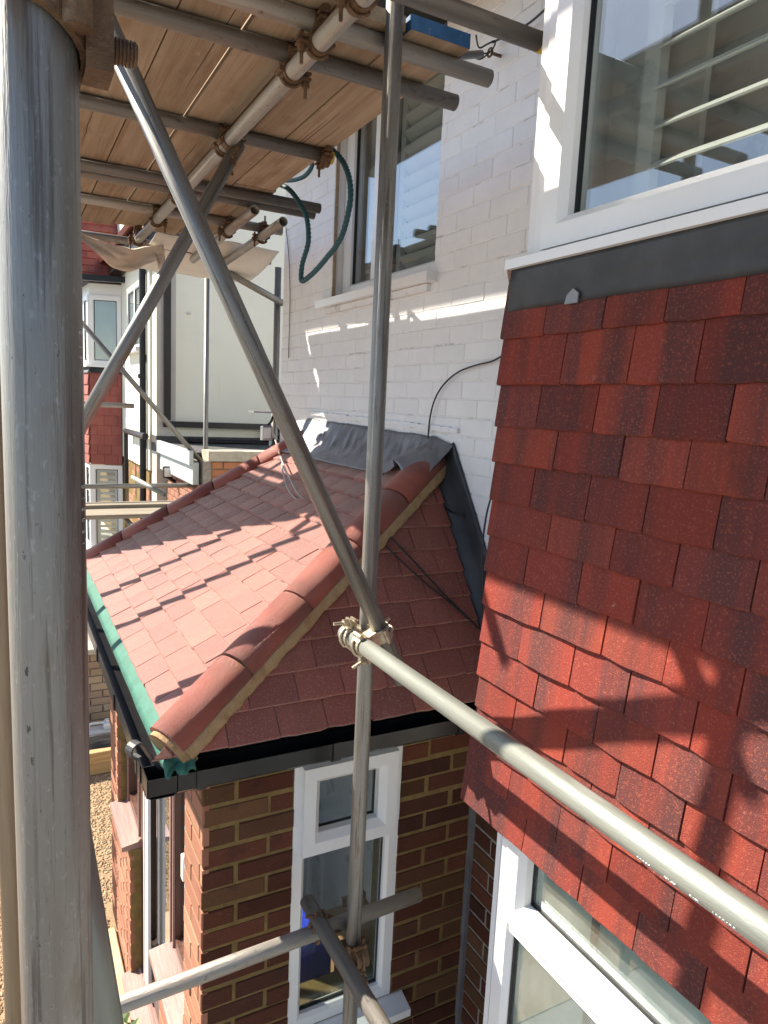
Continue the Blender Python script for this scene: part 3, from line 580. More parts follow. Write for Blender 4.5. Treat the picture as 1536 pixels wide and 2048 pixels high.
# green membrane showing below the first course
def memb(u, v):
    y = EY0-.035+u*(EY1-EY0+.05); w_ = noise.noise(V((y*6, 0, 0)))*.003+max(0, noise.noise(V((y*2.3, 4, 0))))*.006
    return (.462-.078*(1-v)-w_*.6*(1-v), y, -1.0005-.050*(1-v)-(.022*(1-v)**3)+w_*1.6*(1-v)*v)
mbm = MB().grid(memb, 90, 6).build('roof_membrane', 'membrane', porch, smooth=True, solid=.0012)
def memb2(u, v):
    x = .385+u*.09; return (x+.02*noise.noise(V((u*3, v*3, 1))), EY0-.01-.055*(1-v)+.02*noise.noise(V((u*4, v*2, 9))), -1.035-.05*(1-v)+.018*noise.noise(V((u*5, v*2, 4))))
MB().grid(memb2, 14, 8).build('membrane_fold', 'membrane', mbm, smooth=True, solid=.0015)
# gutters
GX, GY, GZ = .335, 1.955, -1.150
gp = [(0, .075), (0, .012), (.012, 0), (.075, 0), (.087, .012), (.087, .075), (.084, .075), (.084, .014), (.074, .003), (.013, .003), (.003, .013), (.003, .075)]
gp = [(a_, b_*.82) for a_, b_ in gp]
gf = MB().ext(gp, (GX, GY, GZ), (GX, EY1+.06, GZ), (1, 0, 0), (0, 0, 1)).build('gutter', 'black_plastic', porch)
gs = MB().ext(gp, (GX, GY, GZ), (WX-.02, GY, GZ), (0, 1, 0), (0, 0, 1)).build('gutter', 'black_plastic', porch)
lug = MB(); lug.ext([(-.006, .078), (-.006, .008), (.010, -.007), (.077, -.007), (.093, .008), (.093, .078), (.088, .078), (.088, .012), (.076, -.001), (.011, -.001), (-.001, .011), (-.001, .078)], (0, -.014, 0), (0, .014, 0), (1, 0, 0), (0, 0, 1))
lug.box(.05, .085, -.008, .008, -.022, -.006); lug.v = [V((p.x, p.y, p.z*.84)) for p in lug.v]; lme = lug.mesh('bracket', 'black_plastic')
for y in (2.12, 2.62, 3.15, 3.65, 4.15): inst('bracket', lme, Matrix.Translation((GX, y, GZ)), gf)
for x in (.49, .93, 1.42): inst('bracket', lme, Matrix.Translation((x, GY, GZ)) @ Matrix.Rotation(math.pi/2, 4, 'Z') @ Matrix.Diagonal((1, -1, 1, 1)), gs)
un = MB().ext([(a*1.09-.004, b*1.06-.004) for a, b in gp], (GX, GY+.10, GZ), (GX, GY+.17, GZ), (1, 0, 0), (0, 0, 1)); un.build('union', 'black_plastic', gf)
MB().box(.425, .445, EY0+.03, EY1, -1.20, -1.075).build('fascia', 'black_plastic', porch)
MB().box(.425, WX-.004, EY0+.03, EY0+.05, -1.20, -1.075).build('fascia', 'black_plastic', porch)
MB().box(.4455, PX+.02, EY0+.051, EY1, -1.198, -1.185).box(.446, WX-.01, EY0+.051, PY0-.002, -1.1975, -1.1845).build('soffit', 'black_plastic', porch)
# lead apron at the top and flashing up the side
def leadtop(u, v):
    y = 2.45+u*1.62
    cr_ = noise.noise(V((y*16, v*2.2, 0)))*.014+noise.noise(V((y*38+v*9, v*3, 5)))*.011+noise.noise(V((y*80+v*20, v*6, 5)))*.004
    b = V((1.645, y, -.125-.03*(1-u)+.006*noise.noise(V((y*6, 0, 2))))); lo_ = V((1.45+.02*noise.noise(V((y*2, 3, 3))), y, -.325))
    drop = 0
    if y < RY0+.03: lo_ = V((1.44, y, -.30-(RY0+.03-y)*.9)); b.z -= (RY0+.03-y)*.15
    if y > RY1: lo_.z -= (y-RY1)*.5
    p = b.lerp(lo_, v); p.z += .035*math.sin(v*3.14)*(-.6)+cr_*math.sin(min(1, v*1.3+.1)*3.14); 
    hd_ = math.exp(-((y-(RY0-.05))/.11)**2); p.z += .085*hd_*min(1, v*1.6)
    return p+V((0, 0, .035))
MB().grid(leadtop, 260, 20).build('lead_flashing', 'lead', porch, smooth=True, solid=.003)
def leadside(u, v):
    s_ = u*SLS*1.0; y = EY0+SS.y*s_-.005; z = -1.05+SS.z*s_; p = V((1.642, y, z+.03))
    return (1.642-.004*noise.noise(V((u*12, v*3, 0)))-(.05*(1-v)**4), p.y-SS.z*.14*v, p.z+SS.y*.14*v)
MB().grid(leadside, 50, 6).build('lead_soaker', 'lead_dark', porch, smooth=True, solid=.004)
mj = MB()
for i in range(26):
    y = 2.42+i*.063
    mj.box(1.636, 1.652, y, y+.062, -.066-.028*(1-(y-2.4)/1.72)+.005*noise.noise(V((y*9, 0, 0))), -.044-.028*(1-(y-2.4)/1.72)+.006*noise.noise(V((y*13, 1, 0))))
mj.build('mortar_fillet', 'paint_white', porch)
# alarm contact on the joinery
ac = empty('contact_sensor', (.575, 2.47, -1.78), 'small white plastic contact sensor on the brown porch frame', 'sensor')
MB().bev(.035, .035, .10, .006, Matrix.Translation((.572, 2.50, -1.82))).build('body', 'white_plastic', ac)
MB().bev(.022, .016, .07, .004, Matrix.Translation((.575, 2.464, -1.78))).build('magnet', 'white_plastic', ac)

# ================================================================== SCAFFOLD
scf = empty('scaffold', (.5, 1.9, -H), 'galvanised tube scaffold standing around the porch under the board platform', 'scaffold')
far = empty('scaffold', (1.84, 6.4, -H), 'thin galvanised scaffold frame in the gap between the two houses', 'scaffold')
TR = .02415
def tube(p0, p1, m='galv', name='tube', parent=scf, r=TR, n=20, label=None):
    p0, p1 = V(p0), V(p1); d = p1-p0; L = d.length; b = MB(); vs, fs = [], []
    for rr, zz in ((r, 0), (r, L), (r-.004, L), (r-.004, 0)):
        vs += [(rr*math.cos(2*math.pi*i/n), rr*math.sin(2*math.pi*i/n), zz) for i in range(n)]
    for j in range(4):
        fs += [(j*n+i, j*n+(i+1) % n, ((j+1) % 4)*n+(i+1) % n, ((j+1) % 4)*n+i) for i in range(n)]
    me = b.add(vs, fs).mesh(name, m)
    for pl in me.polygons: pl.use_smooth = abs(pl.normal.z) < .5
    q = d.to_track_quat('Z', 'Y'); o = inst(name, me, Matrix.Translation(p0) @ q.to_matrix().to_4x4(), parent, label=label)
    return o
def coupler(c, a, b, gap, parent=scf, m='rust', flip=1, sc_=1.0, bolt='rust'):
    """c on the axis of tube a; tube b lies at c+gap; two hinged bands on a block, each closed by a T bolt"""
    c, a, b, gap = V(c), V(a).normalized(), V(b).normalized(), V(gap); g = gap.normalized()
    cb = MB()
    def band(ctr, ax, out):
        s1 = ax.cross(out).normalized(); Ro, Ri, hw = .0290*sc_, .0246*sc_, .020*sc_; n = 18
        for (x0, x1) in ((-hw, hw),):
            vs = []
            for R, x in ((Ro, x0), (Ro, x1), (Ri, x1), (Ri, x0)):
                vs += [ctr+ax*x+R*(math.cos(2*math.pi*i/n)*out+math.sin(2*math.pi*i/n)*s1) for i in range(n)]
            cb.add(vs, [(j*n+i, j*n+(i+1) % n, ((j+1) % 4)*n+(i+1) % n, ((j+1) % 4)*n+i) for j in range(4) for i in range(n)])
        sd = s1*flip
        for q in (-1, 1):     # two thin lugs gripping the bolt, a hinge barrel opposite
            cb.box(-.013*sc_, .015*sc_, -.0165*sc_, .0165*sc_, q*.0075-.0032, q*.0075+.0032, frame_mat(ctr+sd*.041*sc_, sd, ax, out))
        cb.cyl(ctr-sd*.034*sc_-ax*.021*sc_, ctr-sd*.034*sc_+ax*.021*sc_, .0075*sc_, 10)
        arc = [ctr+out*.0335*sc_*math.cos(t)+sd*.0335*sc_*math.sin(t) for t in [-1.0+.25*j for j in range(9)]]   # raised rib over the flap
        cb.path(arc, .0045*sc_, 6)
        return s1
    s1 = band(c, a, -g); s2 = band(c+gap, b, g)
    M = frame_mat(c+gap*.5, a, g.cross(a), g); cb.box(-.021, .021, -.021, .021, -gap.length*.5+.02, gap.length*.5-.02, M)
    o = cb.build('coupler', m, parent)
    for ctr, sd, out in ((c, s1*flip, -g), (c+gap, s2*flip, g)):
        p = ctr+sd*.038*sc_
        p = p+sd*.006; bt = MB().cyl(p-out*.022, p+out*.056*sc_, .0052, 8); bt.build('bolt', bolt, o, smooth=False)
        MB().cyl(p+out*.012, p+out*.026, .0115, 6).build('nut', bolt, o)
    return o
_p = ony(752, 777, 1.812); PXs, PYs = _p.x, _p.y
lp = ray(92, 1000)*(FPX*2*TR/146)
def text_on(txt, size, place, tube_o, depth=.0006):
    cu_ = bpy.data.curves.new('t', 'FONT'); cu_.body = txt; cu_.size = size; cu_.extrude = depth
    to = bpy.data.objects.new('t', cu_); sc.collection.objects.link(to); bpy.context.view_layer.update()
    me = bpy.data.meshes.new_from_object(to.evaluated_get(bpy.context.evaluated_depsgraph_get())); bpy.data.objects.remove(to)
    me.materials.clear(); me.materials.append(MT['emboss'])
    inst('stamped_mark', me, place, tube_o)
st1 = tube((lp.x, lp.y, -H), (lp.x, lp.y, 2.6), 'galv', 'standard', n=64, label='tall galvanised standard with stamped digits, wearing a rusty coupler')
tube((PXs, PYs-.012, -H), (PXs, PYs-.012, 2.6), 'galv', 'standard', n=32)
tube((-.018, 2.05, -H), (-.018, 2.05, 2.6), 'tan_tube', 'standard', label='tan weathered standard')
# stamped digits down the first standard, facing the porch side
ang = math.atan2(-lp.x, -lp.y)            # direction from pole to the camera
def mark(txt, z, size, da):
    th = math.atan2(-lp.y, -lp.x)+da; nrm = V((math.cos(th), math.sin(th), 0)); tan = V((-math.sin(th), math.cos(th), 0))
    text_on(txt, size, frame_mat(V((lp.x, lp.y, z))+nrm*(TR-.0001), (0, 0, -1), -tan*-1, nrm*1), st1)
zz = lambda y: ray(150, y).z*(FPX*2*TR/146)
for ch, y in (('2', 664), ('1', 692), ('9', 712), ('0', 968), ('1', 992), ('2', 1014), ('0', 1036), ('2', 1060), ('1', 1084)):
    mark(ch, zz(y), .0055, 1.08)
LX, LZ = .886, -.673
le = onx(690, 1264, LX)
led = tube((LX, le.y, LZ), (LX, -.6, LZ), 'galv_new', 'ledger', n=40)
fl = V((-.55, 0, .835)).normalized()
def lmark(txt, px, py, da=-.65):
    y = onx(px, py, LX).y; th = da; nrm = V((-math.cos(th), 0, math.sin(th)))
    text_on(txt, .011, frame_mat(V((LX, y, LZ))+nrm*(TR-.0001), (0, -1, 0), V((0, -1, 0)).cross(nrm)*-1, nrm), led)
for t_, px, py in (('22089', 1290, 1740), ('YHY', 1345, 1780), ('RID', 1395, 1812), ('1000678', 1440, 1845)): lmark(t_, px, py)
# braces
a, b = ony(170, -48, 1.72), ony(806, 1362, 1.72); tube(a, b, 'galv', 'brace', n=32)
a2, b2 = ony(478, 288, 2.66), ony(160, 855, 2.66); tube(a2, b2+(b2-a2)*.35, 'galv', 'brace', n=28)
q0, q1 = ray(120, 1500)*1.06, ray(212, 2048)*1.06; tube(q0+(q0-q1)*.1, q1+(q1-q0)*.6, 'galv_new', 'brace', n=28)
# lower joint: transom and ledger
tube(ony(150, 2043, 1.852), ony(838, 1788, 1.852), 'galv_old', 'transom', n=28)
tube(onz(614, 1802, -1.62), onz(614, 1802, -1.62)+V((.0, -1.6, 0)), 'galv_dark', 'ledger', n=28)
# upper ledger and transoms under the boards
UX, UZ, TZ = .7455, .915, .9645
tube((UX, .2, UZ), (UX, 4.64, UZ), 'galv_old', 'ledger', n=24)
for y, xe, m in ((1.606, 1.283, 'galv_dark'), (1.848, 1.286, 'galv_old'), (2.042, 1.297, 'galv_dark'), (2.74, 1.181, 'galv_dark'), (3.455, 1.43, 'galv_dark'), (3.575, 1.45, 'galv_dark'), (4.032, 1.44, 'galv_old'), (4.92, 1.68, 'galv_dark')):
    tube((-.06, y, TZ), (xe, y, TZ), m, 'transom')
tb = MB().cyl((1.266, 1.606, TZ), (1.284, 1.606, TZ), TR+.001, 20).build('end_tape', 'yellow_tape', scf)
MB().cyl((1.16, 2.74, TZ), (1.182, 2.74, TZ), TR+.001, 20).build('end_tape', 'yellow_tape', scf)
tube((1.11, 3.50, UZ), (1.16, 4.98, UZ), 'galv_old', 'ledger'); tube((1.30, 3.62, UZ), (1.36, 4.98, UZ), 'galv_old', 'ledger')
for y in (1.606, 1.848, 2.042, 2.74, 3.515, 4.032, 4.60):
    coupler((UX, y-.0, UZ), (0, 1, 0), (1, 0, 0), (0, 0, TZ-UZ), flip=random.choice((1, -1)))
coupler((1.145, 2.74, TZ), (1, 0, 0), (1, 0, 0), (0, 0, -.012), m='rust')
coupler((1.325, 4.032, TZ), (1, 0, 0), (0, 1, 0), (0, 0, UZ-TZ)); coupler((1.127, 4.032, TZ), (1, 0, 0), (0, 1, 0), (0, 0, UZ-TZ))
bt2 = (a2-b2).normalized(); pb2 = a2-bt2*.05
coupler(pb2, bt2, (0, 1, 0), V((UX, pb2.y, UZ))-pb2+V((0, .0, 0)), m='rust')
# joint at the inner standard
pj = V((PXs, PYs-.012, LZ))
coupler((LX, pj.y, LZ), (0, 1, 0), (0, 0, 1), (PXs-LX, 0, 0), m='zinc', bolt='zinc', flip=1)
bj = a+(b-a)*((a.z-(LZ+.03))/(a.z-b.z))
coupler(bj, (b-a), (0, 1, 0), V((LX, bj.y, LZ))-bj, m='zinc', bolt='zinc', flip=-1)
lt = ony(690, 1845, 1.852); lg = onz(614, 1802, -1.62)
coupler((PXs-.06, 1.852, lt.z), (1, 0, 0), (0, 1, 0), V((lg.x, 1.852, -1.62))-V((PXs-.06, 1.852, lt.z))+V((0, 0, -.03)), m='rust', bolt='rust')
coupler((PXs, pj.y, lt.z-.05), (0, 0, 1), (1, 0, 0), (0, -.05, 0), m='rust')
# rusty coupler wearing the near standard
zc = ony(75, 62, lp.y-.02).z+.010
cpn = coupler((lp.x, lp.y, zc+.016), (0, 0, 1), (1, 0, 0), (-.045, -.03, .03), m='rust', sc_=1.12)
nb = MB(); bx, by = lp.x+.0365, lp.y-.004
nb.bev(.016, .03, .05, .004, Matrix.Translation((bx-.002, by, zc-.022))); nb.build('clamp_lug', 'rust', scf)
sb = MB(); zt = zc-.003; sb.cyl((bx+.004, by, zt), (bx+.0215, by, zt), .0066, 16)
for i in range(7): sb.cyl((bx+.006+i*.0022, by, zt), (bx+.0072+i*.0022, by, zt), .0078, 16)
sb.build('threaded_bolt', 'rust', scf)
# far frame between the houses
tube((1.83, 5.18, -H), (1.83, 5.18, .98), 'galv', 'standard', far); tube((1.84, 7.3, -H), (1.84, 7.3, 1.25), 'galv', 'standard', far)
tube((-.5, 7.25, -.885), (1.93, 7.25, -.885), 'galv', 'ledger', far)
tube(ony(140, 618, 7.2), ony(412, 935, 7.2), 'galv', 'brace', far); tube((-.5, 7.3, -.106), (1.138, 7.3, -.106), 'galv_old', 'transom', far)
tube(ony(455, 545, 5.13), ony(566, 607, 5.13), 'galv', 'brace', far)
tube(ony(265, 955, 7.0), ony(330, 990, 6.6), 'galv_new', 'transom', far)
coupler((1.84, 7.3, -.885), (0, 0, 1), (1, 0, 0), (0, -.05, 0), parent=far, m='zinc', bolt='zinc'); coupler((1.84, 7.3, -.72), (0, 0, 1), (1, 0, 0), (0, -.06, 0), parent=far, m='zinc', bolt='zinc')
# boards
def board(x0, x1, y0, y1, z0=.9895, m='board', label='weathered scaffold board laid on the transoms overhead', group='platform boards overhead', ends=None):
    w_ = x1-x0-.004; L = y1-y0
    e = empty('scaffold_board', ((x0+x1)/2, (y0+y1)/2, z0), label, 'board', group)
    me = MB().box(-w_/2, w_/2, -L/2, L/2, 0, .037).mesh('plank', m)
    M = Matrix.Translation(((x0+x1)/2, (y0+y1)/2, z0)) @ Matrix.Rotation(random.uniform(-1, 1)*.0012, 4, 'Z') @ Matrix.Rotation(random.uniform(-1, 1)*.004, 4, 'Y')
    inst('plank', me, M, e)
    if ends:
        for s in (-1, 1): MB().box((x0+x1)/2-w_/2-.0012, (x0+x1)/2+w_/2+.0012, (y0-.0012 if s < 0 else y1-.05), (y0+.05 if s < 0 else y1+.0012), z0+.001, z0+.0385).build('painted_end', ends, e)
    rr = random.Random(int(x0*1000+y0*10))
    for k in range(3):        # splits in the underside
        cx = x0+rr.uniform(.2, .8)*(x1-x0); cy = rr.uniform(y0+.3, y1-.9); ln = rr.uniform(.25, .8); pts = [(cx+rr.uniform(-1, 1)*.002, cy+ln*j/6) for j in range(7)]
        c = MB(); vs = []; 
        for j, (px_, py_) in enumerate(pts): hw = .0013*math.sin(3.14*(j+.3)/6.6); vs += [(px_-hw, py_, z0-.0007), (px_+hw, py_, z0-.0007), (px_, py_, z0+.004)]
        c.add(vs, [(3*j+q, 3*j+(q+1) % 3, 3*j+3+(q+1) % 3, 3*j+3+q) for j in range(6) for q in range(3)]); c.build('split', 'crack', e)
    return e
xs = [.065, .255, .428, .6, .772, .977]
for i, (a_, b_) in enumerate(zip(xs[:-1], xs[1:])):
    g_ = .0 if i not in (2, 3) else .007
    board(a_+(.010 if i == 3 else .001), b_-(.006 if i == 0 else (.004 if i == 3 else 0)), .1 if i < 4 else 1.80, 4.66-(i % 2)*.05)
board(.981, 1.172, 1.785, 3.395, ends='blue_paint', label='scaffold board with blue painted ends on the wall side of the platform', group=None)
board(.981, 1.186, 3.405, 4.62, label='short scaffold board butted beyond the blue ended one', group=None)
# the next lift of boards, above the picture; its outer edge draws the light slit on the white wall
for (x0, x1, y0, y1) in ((.07, .29, -1.5, 2.4), (.065, .29, 2.41, 7.8), (.30, .525, -1.2, 7.8), (.53, .755, -1.4, 7.9), (.76, .985, -1.3, 7.7), (.99, 1.2, -1.0, 7.6)):
    board(x0, x1, y0, y1, z0=2.53, label='scaffold board of the next lift above the platform', group='boards of the next lift')
for y in (-.9, .6, 2.0, 3.5, 5.0): tube((-.1, y, 2.505), (1.3, y, 2.505), 'galv_dark', 'transom')
tube((PXs-.05, -1.5, 2.455), (PXs-.05, 6, 2.455), 'galv_old', 'ledger'); tube((.0, -1.5, 2.455), (.0, 6, 2.455), 'galv_old', 'ledger')
# outer face bracing and a dust sheet hung on the outer rail, which shade the upper part of the porch slope
tube((-.06, 3.42, -.95), (-.06, 4.02, 1.10), 'galv', 'brace'); tube((-.06, 3.95, -1.0), (-.06, 4.45, .9), 'galv', 'brace')
tube((-.05, -1.2, 1.42), (-.05, 6.6, 1.42), 'galv', 'guard_rail')
def hang(u, v):
    y = 4.30+u*2.2; bot = max(-.62, 1.10-(y-4.30)*2.05); z = 1.40+(bot-1.40)*v
    return (-.10+.035*math.sin(y*7+z)*v+.02*noise.noise(V((y*2, z*2, 0))), y, z)
MB().grid(hang, 40, 24).build('dust_sheet', 'cloth', smooth=True, solid=.003, label='large dust sheet hung from the outer guard rail of the scaffold', cat='sheet')
# planks of the lower platform beside the far frame
MB().box(-.5, 1.72, 6.98, 7.2, -1.13, -1.03).build('timber_baulk', 'board_grey', label='long squared timber laid under the thin scaffold rail near the neighbouring house', cat='timber')
MB().box(.3, 1.86, 6.6, 6.97, -1.10, -1.062).build('scaffold_board', 'board_grey', label='pale board lying flat beside the squared timber', cat='board')
tube((1.0, 6.5, -1.16), (1.0, 7.4, -1.16), 'galv_old', 'transom', far)

# ================================================================== CLOTH, ROPE, CABLES
def tarp(u, v):
    p = ony(150+u*178, 458+u*30+20*math.sin(u*3.1), 4.83)
    sag = (.02+.09*math.sin(min(1, u*1.05)*3.0)*1.0+.05*u)*v
    return (p.x, p.y+.06*math.sin(u*9+v*3)*v+.03*noise.noise(V((u*5, v*5, 0))), p.z-sag+.012*noise.noise(V((u*7, v*4, 3)))-(.06*v if u > .9 else 0))
MB().grid(tarp, 40, 12).build('dust_sheet', 'cloth', smooth=True, solid=.003, label='beige dust sheet hanging in folds from the end of the platform', cat='sheet')
def tarp2(u, v):
    return (.86+u*.79, 4.63+v*1.05+.03*math.sin(u*8), .985-.06*v-.05*math.sin(v*3.1)*(.4+u)+.02*noise.noise(V((u*4, v*4, 8))))
MB().grid(tarp2, 30, 10).build('plastic_sheet', 'sheet_pale', smooth=True, solid=.003, label='pale plastic sheet sagging behind the platform end by the cream wall', cat='sheet')
rp = [(400, 770), (455, 800), (492, 860), (513, 940), (512, 1040), (480, 1180), (440, 1260), (400, 1310), (350, 1370), (310, 1410), (272, 1438), (262, 1425), (268, 1350), (292, 1270), (300, 1210), (290, 1110), (260, 1050), (235, 1010), (200, 970), (160, 948)]
ctl = [onx(500+x*.3906, y*.3906, 1.20) for x, y in rp]; ctl[0] = V((1.155, 2.73, 1.0))
ctl += [V((1.10, 3.46, 1.045)), V((1.0, 3.48, 1.04))]
cs = cat_spline(ctl, 10); rope = MB(); L_ = [0]
for i in range(1, len(cs)): L_.append(L_[-1]+(cs[i]-cs[i-1]).length)
for k in range(3):
    pts = []; a = None
    for i, p in enumerate(cs):
        for sub in range(3):
            if i == len(cs)-1 and sub: break
            t = sub/3; q = p.lerp(cs[min(i+1, len(cs)-1)], t); l = L_[i]+t*(L_[min(i+1, len(cs)-1)]-L_[i])
            d = (cs[min(i+1, len(cs)-1)]-cs[max(i-1, 0)]).normalized(); a = d.orthogonal().normalized() if a is None else (a-d*a.dot(d)).normalized(); b = d.cross(a)
            ph = l/.055*6.283+k*2.094; pts.append(q+.0058*(math.cos(ph)*a+math.sin(ph)*b))
    rope.path(pts, .0062, 6)
rope.build('rope', 'rope', smooth=True, label='dark green twisted rope looping down from a transom end', cat='rope')
ctl = [onx(500+x*.3906, y*.3906, 1.27) for x, y in ((175, 925), (225, 922), (275, 905), (308, 870), (318, 838), (300, 800))]
MB().path(cat_spline(ctl, 8), .010, 8).build('rope', 'rope', smooth=True, label='short blue green rope bight hanging behind the board edge', cat='rope')
def cable(px, X, r, m, label, name='cable'):
    MB().path(cat_spline([onx(x, y, X) if len(t) == 0 else onx(x, y, t[0]) for x, y, *t in px], 8), r, 8).build(name, m, smooth=True, label=label, cat='cable')
cable([(1030, 690, 1.60), (1012, 706), (985, 722), (950, 731), (915, 745), (885, 772), (867, 806), (858, 850), (856, 900), (856, 945, 1.60), (860, 975, 1.60), (880, 1008, 1.60), (905, 1024, 1.60), (930, 1031)], 1.632, .0036, 'cable_black', 'black cable curving over the white wall from the tiled bay to the porch roof')
cable([(1005, 950, 1.50), (990, 975, 1.50), (975, 1020, 1.48), (966, 1080, 1.46), (963, 1150, 1.45), (965, 1250, 1.44), (967, 1345, 1.42)], 1.45, .0034, 'cable_black', 'thin black cable hanging straight down beside the tiled bay')
def on_side(x, y, h=.03):
    d = ray(x, y); p0 = V((0, EY0, -1.05))+NS*h; return d*(p0.dot(NS)/d.dot(NS))
def on_front(x, y, h=.03):
    d = ray(x, y); p0 = E0+NF*h; return d*(p0.dot(NF)/d.dot(NF))
for pxs, lb in ((((742, 1040), (775, 1068), (830, 1125), (880, 1180), (925, 1225), (958, 1258)), 'black cable lying down the shaded tile slope, the upper of a pair'), (((745, 1062), (790, 1110), (850, 1165), (900, 1205), (950, 1250)), 'black cable lying down the shaded tile slope, the lower of a pair')):
    MB().path(cat_spline([on_side(x, y, .052) for x, y in pxs], 8), .0038, 8).build('cable', 'cable_black', smooth=True, label=lb, cat='cable')
for k, pxs in enumerate((((548, 868), (560, 905), (566, 945), (580, 985), (605, 1006), (628, 1013), (640, 1012)), ((550, 880), (565, 925), (585, 968), (600, 992), (622, 1004), (636, 1006)))):
    MB().path(cat_spline([on_front(x, y, .05+.05*math.sin(i)) if y > 915 else onx(x, y, 1.60) for i, (x, y) in enumerate(pxs)], 8), .004, 8).build('cable', 'cable_grey', smooth=True, label='pale grey cable trailing from the wall lamp down the sunlit tile slope', cat='cable', group='grey lamp cables')
cable([(572, 455), (578, 520), (580, 600), (578, 680), (577, 716)], 1.643, .0025, 'stem', 'thin brown wire hanging down the corner of the white wall')
cable([(1110, 0, 1.58), (1060, 45), (1015, 70), (985, 85)], 1.62, .004, 'cable_black', 'black cable sagging along the top of the white wall under the scaffold')
# eye bolt with wire in the wall
eb = empty('eye_bolt', onx(985, 105, 1.64), 'rusty eye bolt with twisted wire fixed in the white wall', 'bolt')
c = onx(980, 105, 1.60); MB().path([c+V((0, .014*math.cos(t), .014*math.sin(t))) for t in [6.283*j/16 for j in range(17)]], .004, 6).build('eye', 'rust', eb, smooth=True)
MB().cyl(c+V((.012, 0, 0)), (1.655, c.y, c.z), .006, 8).build('shank', 'rust', eb)
MB().path(cat_spline([onx(952, 70, 1.5), onx(958, 95, 1.53), onx(975, 88, 1.55), onx(990, 82, 1.57), onx(985, 98, 1.58), onx(962, 118, 1.56), onx(950, 112, 1.5), c], 6), .003, 6).build('wire', 'cable_black', eb, smooth=True)
MB().cyl(onx(915, 112, 1.30), onx(962, 108, 1.46), .012, 12).build('conduit', 'black_plastic', eb)
# lamp on the house corner
lo_ = V((1.63, 4.62, -.13)); lm = empty('wall_lamp', lo_, 'grey security lamp with flat cover on the corner of the white house', 'lamp')
MB().box(1.47, 1.72, 4.57, 4.70, -.078, -.068).build('cover', 'lead', lm)
MB().bev(.07, .05, .10, .01, Matrix.Translation((1.57, 4.60, -.26))).build('head', 'lead', lm)
MB().bev(.05, .01, .07, .004, Matrix.Translation((1.565, 4.572, -.245))).build('lens', 'fascia_grey', lm)
MB().path([(1.62, 4.60, -.08), (1.60, 4.59, -.13), (1.57, 4.60, -.17)], .008, 8).build('arm', 'black_plastic', lm)
MB().cyl((1.60, 4.60, -.27), (1.72, 4.60, -.30), .03, 14).build('sensor', 'black_plastic', lm)

# ================================================================== NEIGHBOURING HOUSE AND ITS EXTENSION
nb = empty('neighbouring_house', (3.5, 11, -H), 'cream rendered neighbouring house with red tile hung bay and black downpipe', 'house')
NX, NY = 1.63, 8.8
MB().box(NX, 7, NY, NY+.3, -.47, 3.2).build('flank_wall', 'render_cream', nb)
MB().box(NX-.01, 7, NY-.025, NY+.3, -.66, -.471).build('dark_plinth', 'bitumen', nb)
MB().box(NX, 7, NY, NY+.3, -H, -.661).build('flank_base', 'render_grey', nb)
MB().box(NX-.004, NX+.22, NY-.012, NY+.012, -1.0, 2.9).build('corner_quoin', 'render_grey', nb)
MB().box(NX-.03, NX+.25, NY+.31, 16, -.92, 3.0).build('facade_render', 'render_cream', nb)
fbk = MB().box(NX, NX+.25, NY+.31, 16, -H, -.921).build('facade_brick', 'mortar', nb)
brick_field(fbk, frame_mat((NX, 0, 0), (0, -1, 0), (0, 0, 1), (-1, 0, 0)), [(-11.2, -9.12, -2.1, -.925)], [], mname='brick_pier', depth=.02)
# black trunking
MB().bev(.075, .06, 2.6, .01, Matrix.Translation((1.745, NY-.04, -.28))).build('downpipe', 'black_plastic', nb)
MB().ext([(-.035, -.035), (.035, -.035), (.035, .035), (-.035, .035)], (1.70, NY-.045, -.325), (3.25, NY-.045, -.325), (0, 1, 0), (0, 0, 1)).build('branch_pipe', 'black_plastic', nb)
MB().cyl((2.0, NY-.06, -.52), (3.1, NY-.06, -.53), .028, 12).build('waste_pipe', 'black_plastic', nb)
MB().cyl((2.95, NY-.06, -.42), (3.3, NY-.07, -.42), .09, 16).build('soil_pipe', 'black_plastic', nb)
MB().box(1.98, 2.02, NY-.03, NY-.005, .98, 1.0).build('bracket_stub', 'render_grey', nb)
# facade downpipe, overflow pipe
MB().cyl((NX-.075, 9.3, -2.9), (NX-.075, 9.3, 1.75), .04, 14).build('downpipe', 'black_plastic', nb)
MB().cyl((NX-.085, 9.3, .21), (NX-.085, 9.3, .26), .05, 14).build('pipe_joint', 'black_plastic', nb)
a, b = onx(252, 862, 1.52), onx(291, 873, 1.52); MB().cyl(a, b, .04, 12).cyl(a, a-V((0, 0, .75)), .03, 12).build('overflow_pipe', 'black_plastic', nb)
# facade window
FN = frame_mat((NX+.02, 0, 0), (0, -1, 0), (0, 0, 1), (-1, 0, 0))
nw = window(nb, FN, -10.62, -9.45, .60, 1.42, mull=(-10.03,), fw=.06, dep=.08, glz=.06)
MB().box(NX-.14, NX-.03, 9.40, 10.68, .55, .60).build('sill', 'upvc', nw)
